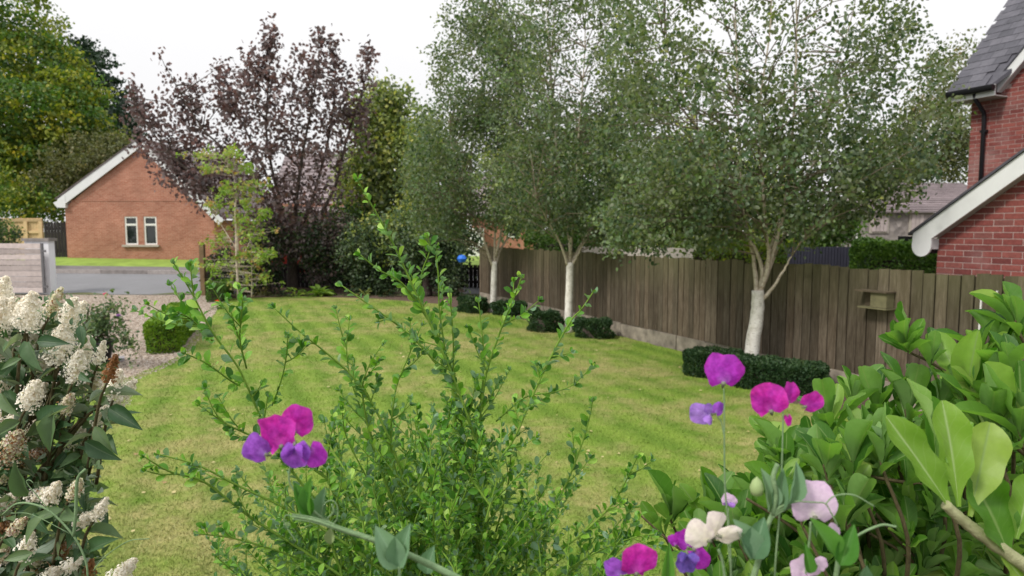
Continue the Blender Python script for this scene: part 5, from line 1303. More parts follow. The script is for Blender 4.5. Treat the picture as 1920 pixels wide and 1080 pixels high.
for m_ in mains:
    if len(m_) > 5: stems.tube(smooth_path([ROOT + RG.normal(size=3) * np.array((.05, .05, 0)), (ROOT + m_[-1]) / 2 + np.array((0, 0, .03)), m_[-1]], 4), .005, 6, cap=False)
stems.build('stems', mStemG, cean, True); tag(shoots.build('twigs', mStemG, cean, True), kind='stuff')
LC = leaf_shape(w_round, 1, 4, .35, .12)
cm = [tmesh(leaf_shape(w_round, 1, 4, c, k), mCean) for c, k in ((.25, .12), (.35, .05), (.15, .2), (.4, .2))]
pos, ax, nm_, sz = map(np.array, (LPp, LPa, LPn, LPs)); print('ceanothus leaves', len(pos))
put_leaves(cean, cm, LC, mCean, pos, frames(ax, nm_), sz, 300)

# ---------------------------------------------------------------- buddleja-like shrub at the left
mBudL = leafmat('butterfly_bush_leaf', [(0, (.030, .080, .030)), (.5, (.065, .14, .052)), (1, (.15, .23, .10))], back=(.27, .34, .27), rough=.5, trans=.28, vein=(.12, .18, .10), spec=.4)
mCream, nt, b = newmat('cream_floret', rough=.7)
r = node(nt, 'ShaderNodeAttribute', attribute_name='rnd').outputs['Fac']
lk(nt, ramp(nt, r, [(0, (.95, .90, .79)), (.28, (.95, .92, .85)), (.5, (.80, .70, .54)), (.62, (.62, .66, .38)), (.75, (.66, .56, .52)), (.85, (.42, .24, .12)), (1, (.28, .12, .04))]), b.inputs['Base Color'])
b_tr = node(nt, 'ShaderNodeBsdfTranslucent'); lk(nt, nt.nodes['Color Ramp'].outputs[0], b_tr.inputs[0]); b_mx = node(nt, 'ShaderNodeMixShader'); b_mx.inputs[0].default_value = .35
lk(nt, b.outputs[0], b_mx.inputs[1]); lk(nt, b_tr.outputs[0], b_mx.inputs[2]); lk(nt, b_mx.outputs[0], nt.nodes['Material Output'].inputs[0])
bud = empty('butterfly_bush', (-1.25, 1.75, .3), 'shrub with cream and browning cone shaped flower spikes at the left edge', 'shrub')
pan = [((17,539),(5,590),30,.05),((28,559),(12,610),34,.05),((62,550),(52,612),46,.08),((114,541),(94,590),26,.6),((100,578),(72,612),40,.12),((158,567),(122,620),36,.05),((119,612),(111,678),50,.15),((167,631),(152,695),34,.08),((10,609),(0,665),44,.1),
       ((217,667),(203,712),24,.95),((183,690),(172,740),36,.42),((225,695),(214,745),30,.1),((253,714),(216,760),30,.05),((200,762),(180,792),24,.1),((178,797),(122,832),34,.2),((36,778),(-8,820),40,.35),((38,810),(8,862),48,.72),((90,844),(48,860),30,.8),((24,864),(-6,905),28,.6),
       ((94,919),(60,936),30,.35),((36,927),(-6,956),36,.3),((200,935),(180,970),24,.05),((176,966),(148,980),26,.3),((22,972),(-4,996),30,.92),((48,972),(22,996),22,.72),((132,1016),(100,1056),26,.86),((76,1030),(66,1068),36,.55),((152,1047),(120,1068),26,.2),((253,1050),(210,1095),34,.12),((106,1066),(84,1098),36,.12),((8,560),(-10,620),40,.1),((172,1050),(165,1085),20,.95),((20,1000),(-5,1060),34,.45),((85,720),(60,760),30,.3),((135,740),(120,770),26,.5)]
PAN2 = [((70,600),(60,650),44,.2),((140,560),(128,600),34,.15),((40,640),(30,690),44,.12),((88,655),(78,700),36,.2),((5,700),(-12,750),44,.1),((70,715),(52,760),40,.15),((150,660),(138,712),36,.25),((195,640),(185,680),20,.1),((12,520),(0,560),30,.05),((110,905),(90,940),30,.3),((20,760),(0,800),40,.3),((90,780),(66,815),34,.35),((60,1000),(45,1040),30,.2),((150,900),(135,930),24,.5),((130,590),(120,640),34,.1),((48,560),(40,610),36,.05)]
FL_V = np.array([(0, 0, 0), (.5, .5, .12), (0, .95, .2), (-.5, .5, .12)])
FT = []
for k in range(4):
    a = k * math.pi / 2; R = np.array([[math.cos(a), math.sin(a), 0], [-math.sin(a), math.cos(a), 0], [0, 0, 1]]); FT.append(np.array([(0, 0, 0), (.42, .42, .1), (0, .62, .2), (-.42, .42, .1)]) @ R)
FTV = np.concatenate(FT); FTF = np.concatenate([np.array([(0, 1, 2), (0, 2, 3)]) + 4 * k for k in range(4)])
bst = MB(); bpos = []; bax = []; bnm = []; bsz = []
for (tp, bs_, wd, hue) in pan + PAN2:
    Y = random.uniform(1.35, 1.6) - (tp[1] - 500) / 600 * .12; b0 = P(bs_[0], bs_[1], Y + .02); t0 = P(tp[0], tp[1], Y - .01); axv = t0 - b0; L = np.linalg.norm(axv); wm = wd / FPX * Y * .5
    n = int(900 * (L / .09) ** .7 * (wm / .022)); n = max(200, min(n, 1800)); wm *= 1.0; u = RG.random(n) ** .85; an = RG.uniform(0, 2 * math.pi, n)
    a_ = unit(axv); e1 = unit(np.cross(a_, (0, 1, .2))); e2 = np.cross(a_, e1)
    lump = 1 + .22 * np.sin(u * 26 + an * 2); rr = wm * (.16 + 1.0 * np.clip(1 - u, 0, 1) ** .7 * np.clip(u * 6 + .35, 0, 1)) * lump * (.45 + .72 * RG.random(n) ** .7)
    rad_d = np.cos(an)[:, None] * e1 + np.sin(an)[:, None] * e2
    p_ = b0 + axv * u[:, None] * 1.02 + rad_d * rr[:, None]
    nrm = rad_d + a_ * .35 + RG.normal(size=(n, 3)) * .35
    fr = frames(np.cross(nrm, RG.normal(size=(n, 3))), nrm)
    q = MB(); cl = np.clip(hue + RG.normal(size=n) * (.06 if hue < .3 or hue > .8 else .12) + (RG.random(n) < .08) * .35, 0, 1)
    q.addm(place(FTV, p_, fr, RG.uniform(.0024, .0046, n)), FTF, cl)
    core = smooth_path([b0, (b0 + t0) / 2, t0], 3); q.tube(core, [wm * .3, wm * .35, wm * .33, wm * .28, wm * .22, wm * .15, wm * .05], 7, r=min(1, hue * .6 + .28))
    fo = q.build('flower_spike', mCream, bud)
    st = smooth_path([b0, b0 - a_ * .05 + np.array((-.01, 0, -.02)), b0 - a_ * .09 + np.array((-.06, .05, -.14))], 4); bst.tube(st, np.linspace(.0022, .004, len(st)), 5)
    for k in range(6):
        s_ = st[random.randrange(1, len(st))]; d_ = unit(RG.normal(size=3) * np.array((1, 1, .5)) + a_ * .5); bpos.append(s_); bax.append(d_ + np.array((0, 0, -.1))); bnm.append(np.array((0, -.3, 1)) + RG.normal(size=3) * .6); bsz.append(random.uniform(.04, .075))
# explicit big leaves: tip, base, Y
for (t_, b_, Y) in (((155, 470 + 175), (150, 610), 1.3), ((262, 803), (205, 765), 1.35), ((215, 862), (160, 828), 1.35), ((205, 845), (178, 800), 1.38), ((75, 695), (55, 640), 1.3), ((60, 690), (45, 640), 1.32), ((0, 690), (40, 672), 1.3), ((85, 1000), (62, 962), 1.28), ((38, 1018), (85, 965), 1.25), ((5, 1050), (62, 1036), 1.28), ((90, 845), (100, 770), 1.3), ((25, 870), (52, 930), 1.3), ((165, 715), (150, 700), 1.3), ((112, 640), (70, 640), 1.34), ((120, 760), (75, 800), 1.32), ((215, 1010), (170, 1030), 1.3)):
    a = P(*b_, Y); c = P(*t_, Y - .02); bpos.append(a); bax.append(c - a); bnm.append(np.array((0, -.75, .5)) + RG.normal(size=3) * .2); bsz.append(float(np.linalg.norm(c - a)) * 1.05)
# branches and mass of leaves
def env_bx(y): return float(np.interp(y, [560, 640, 700, 800, 900, 1000, 1080], [120, 150, 195, 190, 165, 170, 175]))
for (t_, m_, b_) in (((50, 620), (60, 760), (20, 960)), ((180, 760), (110, 850), (20, 1000)), ((215, 745), (140, 800), (40, 930)), ((110, 690), (80, 780), (10, 900)), ((190, 960), (120, 1020), (20, 1120)), ((60, 590), (30, 700), (-30, 900)), ((150, 690), (100, 730), (30, 830)), ((140, 560), (95, 700), (40, 860))):
    p_ = smooth_path([P(*b_, 1.6), P(*m_, 1.5), P(*t_, 1.45)], 6); bst.tube(p_, np.linspace(.006, .0025, len(p_)), 6)
    p_ = smooth_path([np.array((-1.25 + random.uniform(-.06, .06), 1.75, .3)), (np.array((-1.25, 1.75, .3)) + P(*b_, 1.6)) / 2 + np.array((.03, 0, 0)), P(*b_, 1.6)], 5); bst.tube(p_, np.linspace(.011, .006, len(p_)), 6)
for i in range(640):
    y = 575 + 525 * random.random() ** .85; x = random.uniform(-70, env_bx(y)); Y = random.uniform(1.4, 1.95); p_ = P(x, y, Y)
    an = random.uniform(0, 6.28); d_ = np.array((math.cos(an), math.sin(an) * .8, random.uniform(-1.1, .5))); bpos.append(p_); bax.append(d_); bnm.append(np.array((0, -.3, 1)) + RG.normal(size=3) * .7); bsz.append(random.uniform(.035, .075))
for i in range(260): bpos.append(P(random.uniform(-450, -60), random.uniform(560, 1400), random.uniform(1.4, 1.9))); bax.append(RG.normal(size=3)); bnm.append(np.array((0, -.3, 1)) + RG.normal(size=3) * .7); bsz.append(random.uniform(.04, .09))
for i in range(1300):
    y = 560 + 530 * random.random(); x = random.uniform(-60, env_bx(y) + 25); p_ = P(x, y, random.uniform(1.38, 1.8)); bpos.append(p_); bax.append(unit(RG.normal(size=3)) + np.array((0, -.2, .3))); bnm.append(RG.normal(size=3) + np.array((0, -.5, .5))); bsz.append(random.uniform(.012, .03))
bst.build('branches', mStemB, bud, True)
LB_ = leaf_shape(w_lance, 1, 6, .5, .22, .12)
bm = [tmesh(leaf_shape(w_lance, 1, 6, c, k, w), mBudL) for c, k, w in ((.5, .22, .12), (.8, .1, .2), (.35, .35, .1))]
pos, ax, nm_, sz = map(np.array, (bpos, bax, bnm, bsz)); put_leaves(bud, bm, LB_, mBudL, pos, frames(ax, nm_), sz, 300)
# the fresh fleshy shoot with tendrils at the lower left
vet = empty('climbing_vetch', P(140, 1120, 1.05) * np.array((1, 1, 0)) + np.array((0, 0, .45)), 'thin pale green tendrils scrambling over the lower left flower spikes', 'climber')
mPeaStem = bark('pea_stem', [(.3, (.13, .21, .10)), (.7, (.22, .32, .17))], (3, 3, 3), 12)
q = MB()
for pp, r_ in ((((165, 1085), (160, 1050), (138, 1005), (95, 960), (60, 945), (30, 945), (5, 965)), .0016), (((138, 1005), (142, 960), (145, 900), (160, 880)), .0026), (((175, 1070), (195, 1045), (240, 1015), (280, 1010)), .0008), (((95, 960), (70, 930), (50, 905), (55, 900), (62, 905)), .0007), (((130, 1000), (60, 965), (20, 962)), .0006), (((160, 1090), (165, 1140), (170, 1250)), .003)):
    p_ = smooth_path([P(a, b_, 1.08) for a, b_ in pp], 5); q.tube(p_, r_, 5)
q.tube([P(170, 1240, 1.08), P(160, 1100, 1.08) * np.array((1, 1, 0)) + np.array((0, 0, .46))], .003, 5)
q.build('stem', mPeaStem, vet, True)

# ---------------------------------------------------------------- broad leaved evergreen at the right
mGris = leafmat('broad_glossy_leaf', [(0, (.030, .11, .013)), (.35, (.085, .215, .024)), (.7, (.18, .35, .045)), (.95, (.30, .46, .09)), (1, (.34, .44, .10))], back=(.21, .37, .11), rough=.5, trans=.4, tcol=(1.2, 1.5, .4), vein=(.24, .34, .13), spec=.4)
gris = empty('broadleaf_evergreen', (1.05, 1.45, .45), 'big broad leaved evergreen shrub with pale edged fresh green leaves at the lower right', 'shrub')
GROOT = np.array((1.05, 1.5, .45)); gst = MB(); gp_, ga_, gn_, gs_ = [], [], [], []
def rosette(px, py, Y, size_px, n=9, tilt=(0, 1), spread=.75, stem=True, back=(60, 110)):
    """whorl of upright leaves at a shoot tip; tilt is the shoot's direction on the picture (x, up)"""
    c = P(px, py, Y); axis = unit(np.array((tilt[0], random.uniform(-.35, .1), tilt[1]))); e1 = unit(np.cross(axis, (0, 1, .1))); e2 = np.cross(axis, e1); sz = size_px / FPX * Y
    for k in range(n):
        a = k * 2.399 + random.random(); f = k / max(1, n - 1); lean = spread * (.12 + .85 * f) * random.uniform(.8, 1.2)
        rd = math.cos(a) * e1 + math.sin(a) * e2; d_ = unit(axis + rd * lean)
        gp_.append(c - axis * sz * .35 * f + rd * .002); ga_.append(d_); gn_.append(unit(axis * .45 - rd * 1.0 + RG.normal(size=3) * .55)); gs_.append(sz * random.uniform(.55, 1.15) * (.62 if k < 2 else 1))
    if stem:
        b_ = c - axis * sz * .5 + (np.array((back[0], 0, -back[1])) / FPX * Y); p_ = smooth_path([b_ + (b_ - c) * .8 + np.array((0, .06, -.03)), b_, c - axis * sz * .25, c], 4); gst.tube(p_, np.linspace(.0042, .0022, len(p_)), 6)
    return c
for a in [(1258, 962, 1.55, 92, 9, (-.15, 1)), (1328, 965, 1.5, 108, 9, (.05, 1)), (1238, 990, 1.5, 80, 6, (-.5, 1)), (1425, 930, 1.5, 105, 10, (-.1, 1)), (1385, 1000, 1.35, 100, 8, (-.2, 1)), (1470, 880, 1.45, 105, 9, (-.1, 1)), (1450, 825, 1.5, 70, 7, (-.6, .8)),
          (1555, 780, 1.4, 105, 10, (-.15, 1)), (1600, 745, 1.45, 85, 10, (0, 1)), (1650, 760, 1.4, 95, 10, (.1, 1)), (1545, 870, 1.2, 115, 8, (-.25, 1)), (1705, 760, 1.35, 100, 9, (.1, 1)), (1765, 750, 1.35, 110, 9, (.1, 1)), (1810, 730, 1.3, 120, 8, (-.1, 1)), (1600, 860, 1.2, 110, 9, (.0, 1)),
          (1698, 640, 1.3, 78, 12, (-.45, 1), .8, False), (1748, 665, 1.32, 68, 9, (.15, 1), .8, False), (1800, 700, 1.4, 80, 8, (-.2, 1)), (1838, 655, 1.4, 85, 10, (-.2, 1)), (1875, 640, 1.4, 90, 9, (0, 1)), (1905, 600, 1.35, 90, 9, (-.3, 1)), (1895, 690, 1.25, 110, 9, (-.2, 1)), (1915, 640, 1.4, 80, 8, (-.4, 1)),
          (1860, 780, 1.2, 130, 9, (.1, 1)), (1910, 800, 1.15, 130, 9, (-.3, 1)), (1660, 850, 1.15, 120, 9, (.1, 1)), (1500, 960, 1.15, 105, 9, (-.2, 1)), (1760, 860, 1.1, 125, 8, (.0, 1)), (1590, 960, 1.15, 105, 9, (.1, 1))]:
    rosette(*a)
def gtop(x): return float(np.interp(x, [1200, 1300, 1400, 1440, 1500, 1560, 1640, 1720, 1780, 1850, 1930], [1010, 975, 930, 880, 850, 800, 770, 770, 730, 690, 660]))
for i in range(230):
    x = random.triangular(1240, 1960, 1700); t = gtop(x); y = t + 25 + (1130 - t) * random.random(); Y = random.uniform(1.2, 1.9); rosette(x, y, Y, random.uniform(60, 95), random.choice((8, 9, 10)), (random.uniform(-.8, .5), 1), .95, i % 5 == 0, (random.uniform(-40, 60), 100))
for i in range(210): rosette(random.uniform(1450, 1960), random.uniform(840, 1140), random.uniform(1.35, 2.1), random.uniform(55, 85), 9, (random.uniform(-.8, .8), 1), 1.0, False)
for i in range(70): rosette(random.uniform(1960, 2450), random.uniform(680, 1500), random.uniform(1.2, 1.9), random.uniform(60, 95), 8, (random.uniform(-.5, .8), 1), .95, False)
for pp, r0, r1 in (([(1672, 602), (1700, 655), (1742, 678), (1790, 712), (1850, 790), (1930, 860)], .002, .004), ([(1530, 835), (1560, 865), (1620, 890), (1700, 905), (1790, 915)], .003, .004), ([(1600, 905), (1660, 985), (1720, 1050), (1790, 1110)], .003, .004), ([(1200, 965), (1250, 1010), (1300, 1050), (1380, 1110)], .002, .003), ([(1630, 1000), (1690, 1035), (1740, 1080)], .003, .004), ([(1400, 935), (1480, 985), (1560, 1050), (1600, 1110)], .003, .004)):
    p_ = smooth_path([P(a, b_, 1.32) for a, b_ in pp], 5); gst.tube(p_, np.linspace(r0, r1, len(p_)), 6)
# the nearest shoot: thick felted stem and four large leaves
NY = .78
p_ = smooth_path([P(a, b_, NY) for a, b_ in ((1772, 945), (1800, 972), (1850, 1010), (1905, 1050), (1990, 1110))], 6)
near_st = MB(); near_st.tube(p_ + RG.normal(size=p_.shape) * .0006, np.linspace(.0058, .0085, len(p_)), 8); near_st.tube(smooth_path([P(1990, 1110, NY), P(2000, 1300, 1.0), GROOT], 6), .008, 8)
for i in range(4): gst.tube(smooth_path([GROOT + RG.normal(size=3) * np.array((.1, .06, 0)), GROOT + np.array((random.uniform(-.3, .1), .1, .5)), P(random.uniform(1350, 1900), 1130, random.uniform(1.6, 1.9))], 5), .006, 6)
mGrisLight = leafmat('young_glossy_leaf', [(0, (.15, .29, .045)), (.5, (.22, .37, .055)), (1, (.28, .42, .08))], back=(.27, .40, .15), rough=.4, trans=.36, tcol=(1.1, 1.5, .4), vein=(.40, .50, .26), spec=.4)
def near_leaf(base, tip, wpx, nrm, mt, curl=.08, cup=.35, wave=.28, dY=0.0):
    tt = leaf_shape(w_obov, 3, 14, cup, curl, wave); a_ = P(*base, NY); c_ = P(*tip, NY + dY); L_ = np.linalg.norm(c_ - a_); V_ = tt[0].copy(); V_[:, 0] *= (wpx / FPX * NY) / (.37 * L_)
    qq = MB(); qq.addm(place(V_, a_[None], frames((c_ - a_)[None], np.array([nrm], float)), np.array([L_])), tt[1], np.array([random.random()]), tt[2]); qq.build('leaf', mt, gris, True)
near_leaf((1790, 965), (1672, 782), 60, (.15, -1, .1), mGrisLight, dY=.01)
near_leaf((1797, 950), (1780, 758), 66, (-.15, -1, .2), mGrisLight, curl=.14)
near_leaf((1818, 968), (1858, 792), 76, (-.3, -1, .15), mGris, curl=.02, dY=.02)
near_leaf((1896, 1052), (1838, 892), 100, (.25, -1, .4), mGris, curl=.12)
near_leaf((1775, 868), (1712, 706), 34, (.9, -1, .1), mGrisLight, dY=.05)
near_leaf((1905, 1010), (1938, 890), 66, (-.2, -1, .5), mGrisLight)
near_leaf((1870, 1030), (1925, 1090), 50, (-.2, -1, .8), mGrisLight)
gst.build('branches', mStemB, gris, True); near_st.build('felted_stem', bark('felted_stem', [(.3, (.25, .26, .13)), (.7, (.38, .38, .22))], (3, 3, 3), 18), gris, True)
LG = leaf_shape(w_obov, 2, 8, .35, .16, .10)
gm2 = [tmesh(leaf_shape(w_obov, 2, 8, c, k, w), mGris) for c, k, w in ((.35, .16, .12), (.6, .05, .2), (.2, .34, .2), (.8, .2, .08), (.3, -.12, .22), (.5, .45, .1))]
pos, ax, nm_, sz = map(np.array, (gp_, ga_, gn_, gs_)); print('broad leaves', len(pos)); put_leaves(gris, gm2, LG, mGris, pos, frames(ax, nm_), sz, 300)

# ---------------------------------------------------------------- sweet peas
def petalmat(name, a, c, edge=None):
    m, nt, b = newmat(name, rough=.6, spec=.2)
    uv = node(nt, 'ShaderNodeUVMap'); sp = node(nt, 'ShaderNodeSeparateXYZ'); lk(nt, uv.outputs[0], sp.inputs[0])
    n = noise(nt, vec(nt, 'pos'), 160, 4); f = math_(nt, 'ADD', sp.outputs[1], math_(nt, 'MULTIPLY', math_(nt, 'SUBTRACT', n, .5), .5))
    au = math_(nt, 'ABSOLUTE', math_(nt, 'SUBTRACT', sp.outputs[0], .5))
    vs_ = math_(nt, 'MULTIPLY', math_(nt, 'ABSOLUTE', math_(nt, 'SINE', math_(nt, 'MULTIPLY', sp.outputs[0], 46.0))), .08 if sum(a) > 1.6 else .25)
    col = mixc(nt, vs_, ramp(nt, f, [(0, c), (.16, tuple(x * .6 + y * .4 for x, y in zip(a, c))), (.38, tuple(x * .8 for x in a)), (.62, a), (1, edge or a)]), tuple(x * .6 for x in a))
    n2_ = noise(nt, vec(nt, 'pos'), 75, 3)
    col = mixc(nt, ramp(nt, n2_, [(.42, (0, 0, 0)), (.62, (.6, .6, .6))]), col, (a if sum(a) > 1.6 else tuple(min(1, x * .75 + y * .35) for x, y in zip(a, (.5, .12, .75)))))
    n3_ = noise(nt, vec(nt, 'pos'), 130, 5, .7)
    col = mixc(nt, 1.0, col, ramp(nt, n3_, [(.35, (.92, .9, .92) if sum(a) > 1.6 else (.62, .55, .66)), (.65, (1.12, 1.15, 1.08))]), 'MULTIPLY')  # dark mottles put the shading of the ruffles into the petal colour
    bump(nt, b, noise(nt, vec(nt, 'pos'), 220, 3), .5, .002)
    lk(nt, col, b.inputs['Base Color']); t = node(nt, 'ShaderNodeBsdfTranslucent'); lk(nt, col, t.inputs[0]); mx = node(nt, 'ShaderNodeMixShader'); mx.inputs[0].default_value = .4
    lk(nt, b.outputs[0], mx.inputs[1]); lk(nt, t.outputs[0], mx.inputs[2]); lk(nt, mx.outputs[0], nt.nodes['Material Output'].inputs[0]); return m
pMag = petalmat('magenta_petal', (.62, .022, .42), (.60, .12, .55), (.70, .045, .42))
pPur = petalmat('purple_petal', (.46, .030, .52), (.55, .30, .75), (.50, .035, .46))
pVio = petalmat('violet_petal', (.36, .09, .62), (.45, .30, .78), (.36, .12, .66))
pLil = petalmat('lilac_petal', (.45, .26, .74), (.62, .45, .82), (.36, .20, .66))
pPale = petalmat('pale_lilac_petal', (.74, .56, .76), (.82, .80, .66), (.74, .52, .76))
pWhite = petalmat('cream_petal', (.90, .82, .74), (.86, .82, .58), (.88, .76, .78))
pBlue = petalmat('blue_petal', (.17, .12, .52), (.35, .28, .70), (.22, .12, .55))
mPeaLeaf = leafmat('pea_leaf', [(0, (.10, .21, .11)), (.5, (.15, .28, .16)), (1, (.22, .36, .22))], rough=.6, trans=.25, vein=(.26, .40, .27))
mPeaLeafB = leafmat('bright_pea_leaf', [(0, (.06, .20, .03)), (1, (.14, .34, .06))], rough=.6, trans=.35, vein=(.16, .34, .10))
mCalyx = plain('calyx_green', (.16, .17, .12), .7, .2, 60)
mPod = plain('pod_green', (.25, .33, .14), .6, .1, 20)
def disc(nu=12, nr=6, width=1.05, notch=.12, ruffle=.07, fold=.25, flare=.35, seed=0):
    """the wide standard petal: fan from the claw, notched at the top, sides folded back"""
    V = []; UV = []
    for j in range(nr + 1):
        r = j / nr
        for i in range(nu + 1):
            t = -1 + 2 * i / nu; an = t * 2.45
            R = r * (1 - notch * math.exp(-(t / .14) ** 2) * r) * (.84 + .16 * math.cos(an)) * (1 + r * (.05 * math.sin(an * 3 + seed * 1.7) + .035 * math.sin(an * 7 + seed * 2.9)))
            x = R * math.sin(an) * width * (1.0 - .12 * (an > 2)); y = R * math.cos(an) * 1.12 + .38 * r
            z = fold * abs(x) ** 1.5 - flare * r * r * .6 + ruffle * 1.8 * r * r * (math.sin(an * 2.6 + seed) + .5 * math.sin(an * 6.1 + seed * 2)) + .08 * r * math.exp(-(t / .2) ** 2)
            V.append((x, y, z)); UV.append((i / nu, r))
    m = nu + 1; F = [(j * m + i, j * m + i + 1, (j + 1) * m + i + 1, (j + 1) * m + i) for j in range(nr) for i in range(nu)]
    return np.array(V), np.array(F), np.array(UV)
def pea_flower(parent, c, r, up, face, mstd, mwing, wings=True, kind='flower', ruffle=.07, width=1.15, seed=0, back=False):
    """c centre of bloom, r half width, up = top of the standard, face = where it looks"""
    up = unit(np.array(up, float)); face = unit(np.array(face, float)); fr = frames(up[None], face[None]); c0 = c - up * r * .36; r = r * 1.1
    t = disc(nu=20, nr=8, width=width, ruffle=ruffle, seed=seed); q = MB(); q.addm(place(t[0], c0[None], fr, np.array([r])), t[1], np.array([.5]), t[2])
    me = q.build(kind, mstd, parent, True)
    if wings:
        for sd in (-1, 1):
            t = disc(8, 4, .62, 0, .05, .5, -.5, seed + sd); f_ = face * .9 + np.array((sd * .55, 0, 0)); ax = unit(up * .15 + face * .8 + fr[0][0] * sd * .5)
            w = MB(); w.addm(place(t[0], (c0 + face * r * .12)[None], frames(ax[None], (fr[0][0] * sd * .9 + up * .4)[None]), np.array([r * .62])), t[1], np.array([.5]), t[2]); w.build('wing_petal', mwing, me, True)
    cal = MB(); ca = unit(-up * .8 - face * .5); cal.tube([c0 + face * r * .04, c0 + ca * r * .12, c0 + ca * r * .35], [r * .11, r * .11, r * .04], 7); cal.build('calyx', mCalyx, me, True)
    return c0 + ca * r * .35
def pea_leaf(parent, base, tip, wpx, Y, mt, nrm=(0, -1, .3), curl=.1, fold=.3):
    t = leaf_shape(lambda v: .02 if v <= 0 or v >= 1 else .5 * math.sin(math.pi * v ** .8) ** .8, 2, 8, .2, curl, .05, fold)
    a = P(*base, Y); c = P(*tip, Y); L = np.linalg.norm(c - a); V = t[0].copy(); V[:, 0] *= (wpx / FPX * Y) / L
    q = MB(); q.addm(place(V, a[None], frames((c - a)[None], np.array([nrm], float)), np.array([L])), t[1], np.array([random.random()]), t[2]); q.build('leaf', mt, parent, True)
def pea_stem(parent, pts, Y, r, mt=None, nm='stem', win=False):
    p_ = smooth_path([P(a, b_, Y if np.isscalar(Y) else Y[i]) for i, (a, b_) in enumerate(pts)], 6); q = MB(); q.tube(p_, r if np.isscalar(r) else np.linspace(r[0], r[1], len(p_)), 8)
    if win:
        for sd in (-1, 1): q.tube(p_ + np.array((0, -.0005, sd * .0022)), (r if np.isscalar(r) else r[0]) * .45, 4)
    q.build(nm, mt or mPeaStem, parent, True)
def tendril(parent, pts, Y, r=.0005): pea_stem(parent, pts, Y, r, None, 'tendril')
# left plant
LY = .60
pea1 = empty('sweet_pea_plant', (.05, .62, .45), 'sweet pea with a magenta and purple flower cluster low left of centre', 'flower')
K = LY / FPX
pea_flower(pea1, P(555, 798, LY + .008), 34 * K, (.25, 0, 1), (.25, -1, .1), pMag, pMag, False, seed=1, width=1.0)
pea_flower(pea1, P(522, 822, LY), 41 * K, (-.35, -.1, 1), (-.35, -1, .15), pMag, pVio, False, seed=2, width=1.05, ruffle=.1)
pea_flower(pea1, P(488, 846, LY + .004), 31 * K, (-.75, 0, .45), (-.6, -1, .2), pVio, pVio, False, seed=3, width=1.0)
pea_flower(pea1, P(554, 846, LY - .006), 29 * K, (.1, 0, -1), (.0, -1, -.3), pVio, pVio, True, seed=4, width=1.0)
pea_flower(pea1, P(586, 848, LY - .002), 26 * K, (.55, 0, -.8), (.5, -1, -.1), pPur, pVio, False, seed=5, width=.95)
pea_stem(pea1, [(545, 868), (542, 900), (556, 925), (590, 960), (640, 995)], LY, (.0007, .0014))
pea_stem(pea1, [(548, 968), (590, 975), (640, 992), (700, 1012), (770, 1042), (850, 1080), (960, 1140)], LY - .02, (.0012, .0036), win=True)
q = MB(); q.tube(smooth_path([P(960, 1140, LY - .02), P(1000, 1400, LY), np.array((.05, .62, .45))], 5), .003, 6); q.build('stem', mPeaStem, pea1, True)
pea_leaf(pea1, (748, 1065), (705, 988), 52, LY - .03, mPeaLeaf, (.3, -1, .3)); pea_leaf(pea1, (748, 1065), (766, 984), 46, LY - .03, mPeaLeaf, (-.3, -1, .3)); pea_stem(pea1, [(748, 1062), (750, 1085), (752, 1120)], LY - .03, .0012)
pea_leaf(pea1, (582, 968), (552, 905), 30, LY, mPeaLeafB, (.5, -1, .1)); pea_leaf(pea1, (584, 968), (580, 895), 26, LY, mPeaLeafB, (-.5, -1, .1)); pea_leaf(pea1, (604, 985), (606, 915), 34, LY + .01, mPeaLeaf, (-.2, -1, .2))
pea_leaf(pea1, (800, 1075), (812, 1025), 36, LY + .01, mPeaLeaf, (-.3, -1, .3)); pea_leaf(pea1, (620, 990), (618, 1022), 20, LY - .01, mPod, (.1, -1, .3))
tendril(pea1, [(600, 980), (605, 950), (620, 938), (632, 948), (632, 972), (622, 985)], LY); tendril(pea1, [(548, 968), (536, 966), (533, 980), (545, 1000), (555, 1015)], LY); tendril(pea1, [(610, 975), (625, 960), (622, 945)], LY, .0008)
# right plants
RY = .62; K = RY / FPX
pea2 = empty('sweet_pea_plant', (.26, .62, .45), 'sweet pea with tall thin stems carrying purple and magenta flowers right of centre', 'flower')
pea_flower(pea2, P(1357, 704, RY), 36 * K, (.03, .1, 1), (-.05, -1, .1), pPur, pLil, False, seed=6, width=1.08, ruffle=.04)
pea_stem(pea2, [(1357, 728), (1358, 760), (1358, 830), (1360, 925), (1368, 1000), (1372, 1130)], RY, (.0006, .0010))
pea_flower(pea2, P(1322, 776, RY - .004), 26 * K, (-.9, 0, .1), (-.2, -1, .3), pLil, pLil, True, seed=7, width=.8); pea_flower(pea2, P(1345, 770, RY), 15 * K, (.5, 0, .9), (.3, -1, .2), pVio, pLil, False, seed=8, width=.9)
pea_stem(pea2, [(1345, 782), (1352, 790), (1357, 815)], RY, .0006)
pea_flower(pea2, P(1443, 758, RY), 35 * K, (-.25, 0, 1), (-.3, -1, .1), pMag, pPur, False, seed=9, width=1.05); pea_flower(pea2, P(1480, 744, RY + .006), 25 * K, (.15, 0, 1), (.5, -1, .2), pMag, pMag, False, seed=10, width=.95); pea_flower(pea2, P(1519, 757, RY - .002), 24 * K, (.8, 0, .55), (.2, -1, 0), pMag, pMag, False, seed=11, width=.9)
pea_flower(pea2, P(1478, 785, RY), 13 * K, (.25, 0, -1), (.1, -1, 0), pMag, pMag, False, seed=12, width=.6)
pea_stem(pea2, [(1468, 772), (1468, 800), (1466, 870), (1462, 960), (1455, 1040), (1450, 1130)], RY, (.0007, .0010))
pea_flower(pea2, P(1366, 942, RY + .03), 15 * K, (.3, 0, 1), (0, -1, .3), pPale, pLil, True, seed=13); pea_stem(pea2, [(1366, 952), (1364, 1000), (1368, 1060)], RY + .03, .0006)
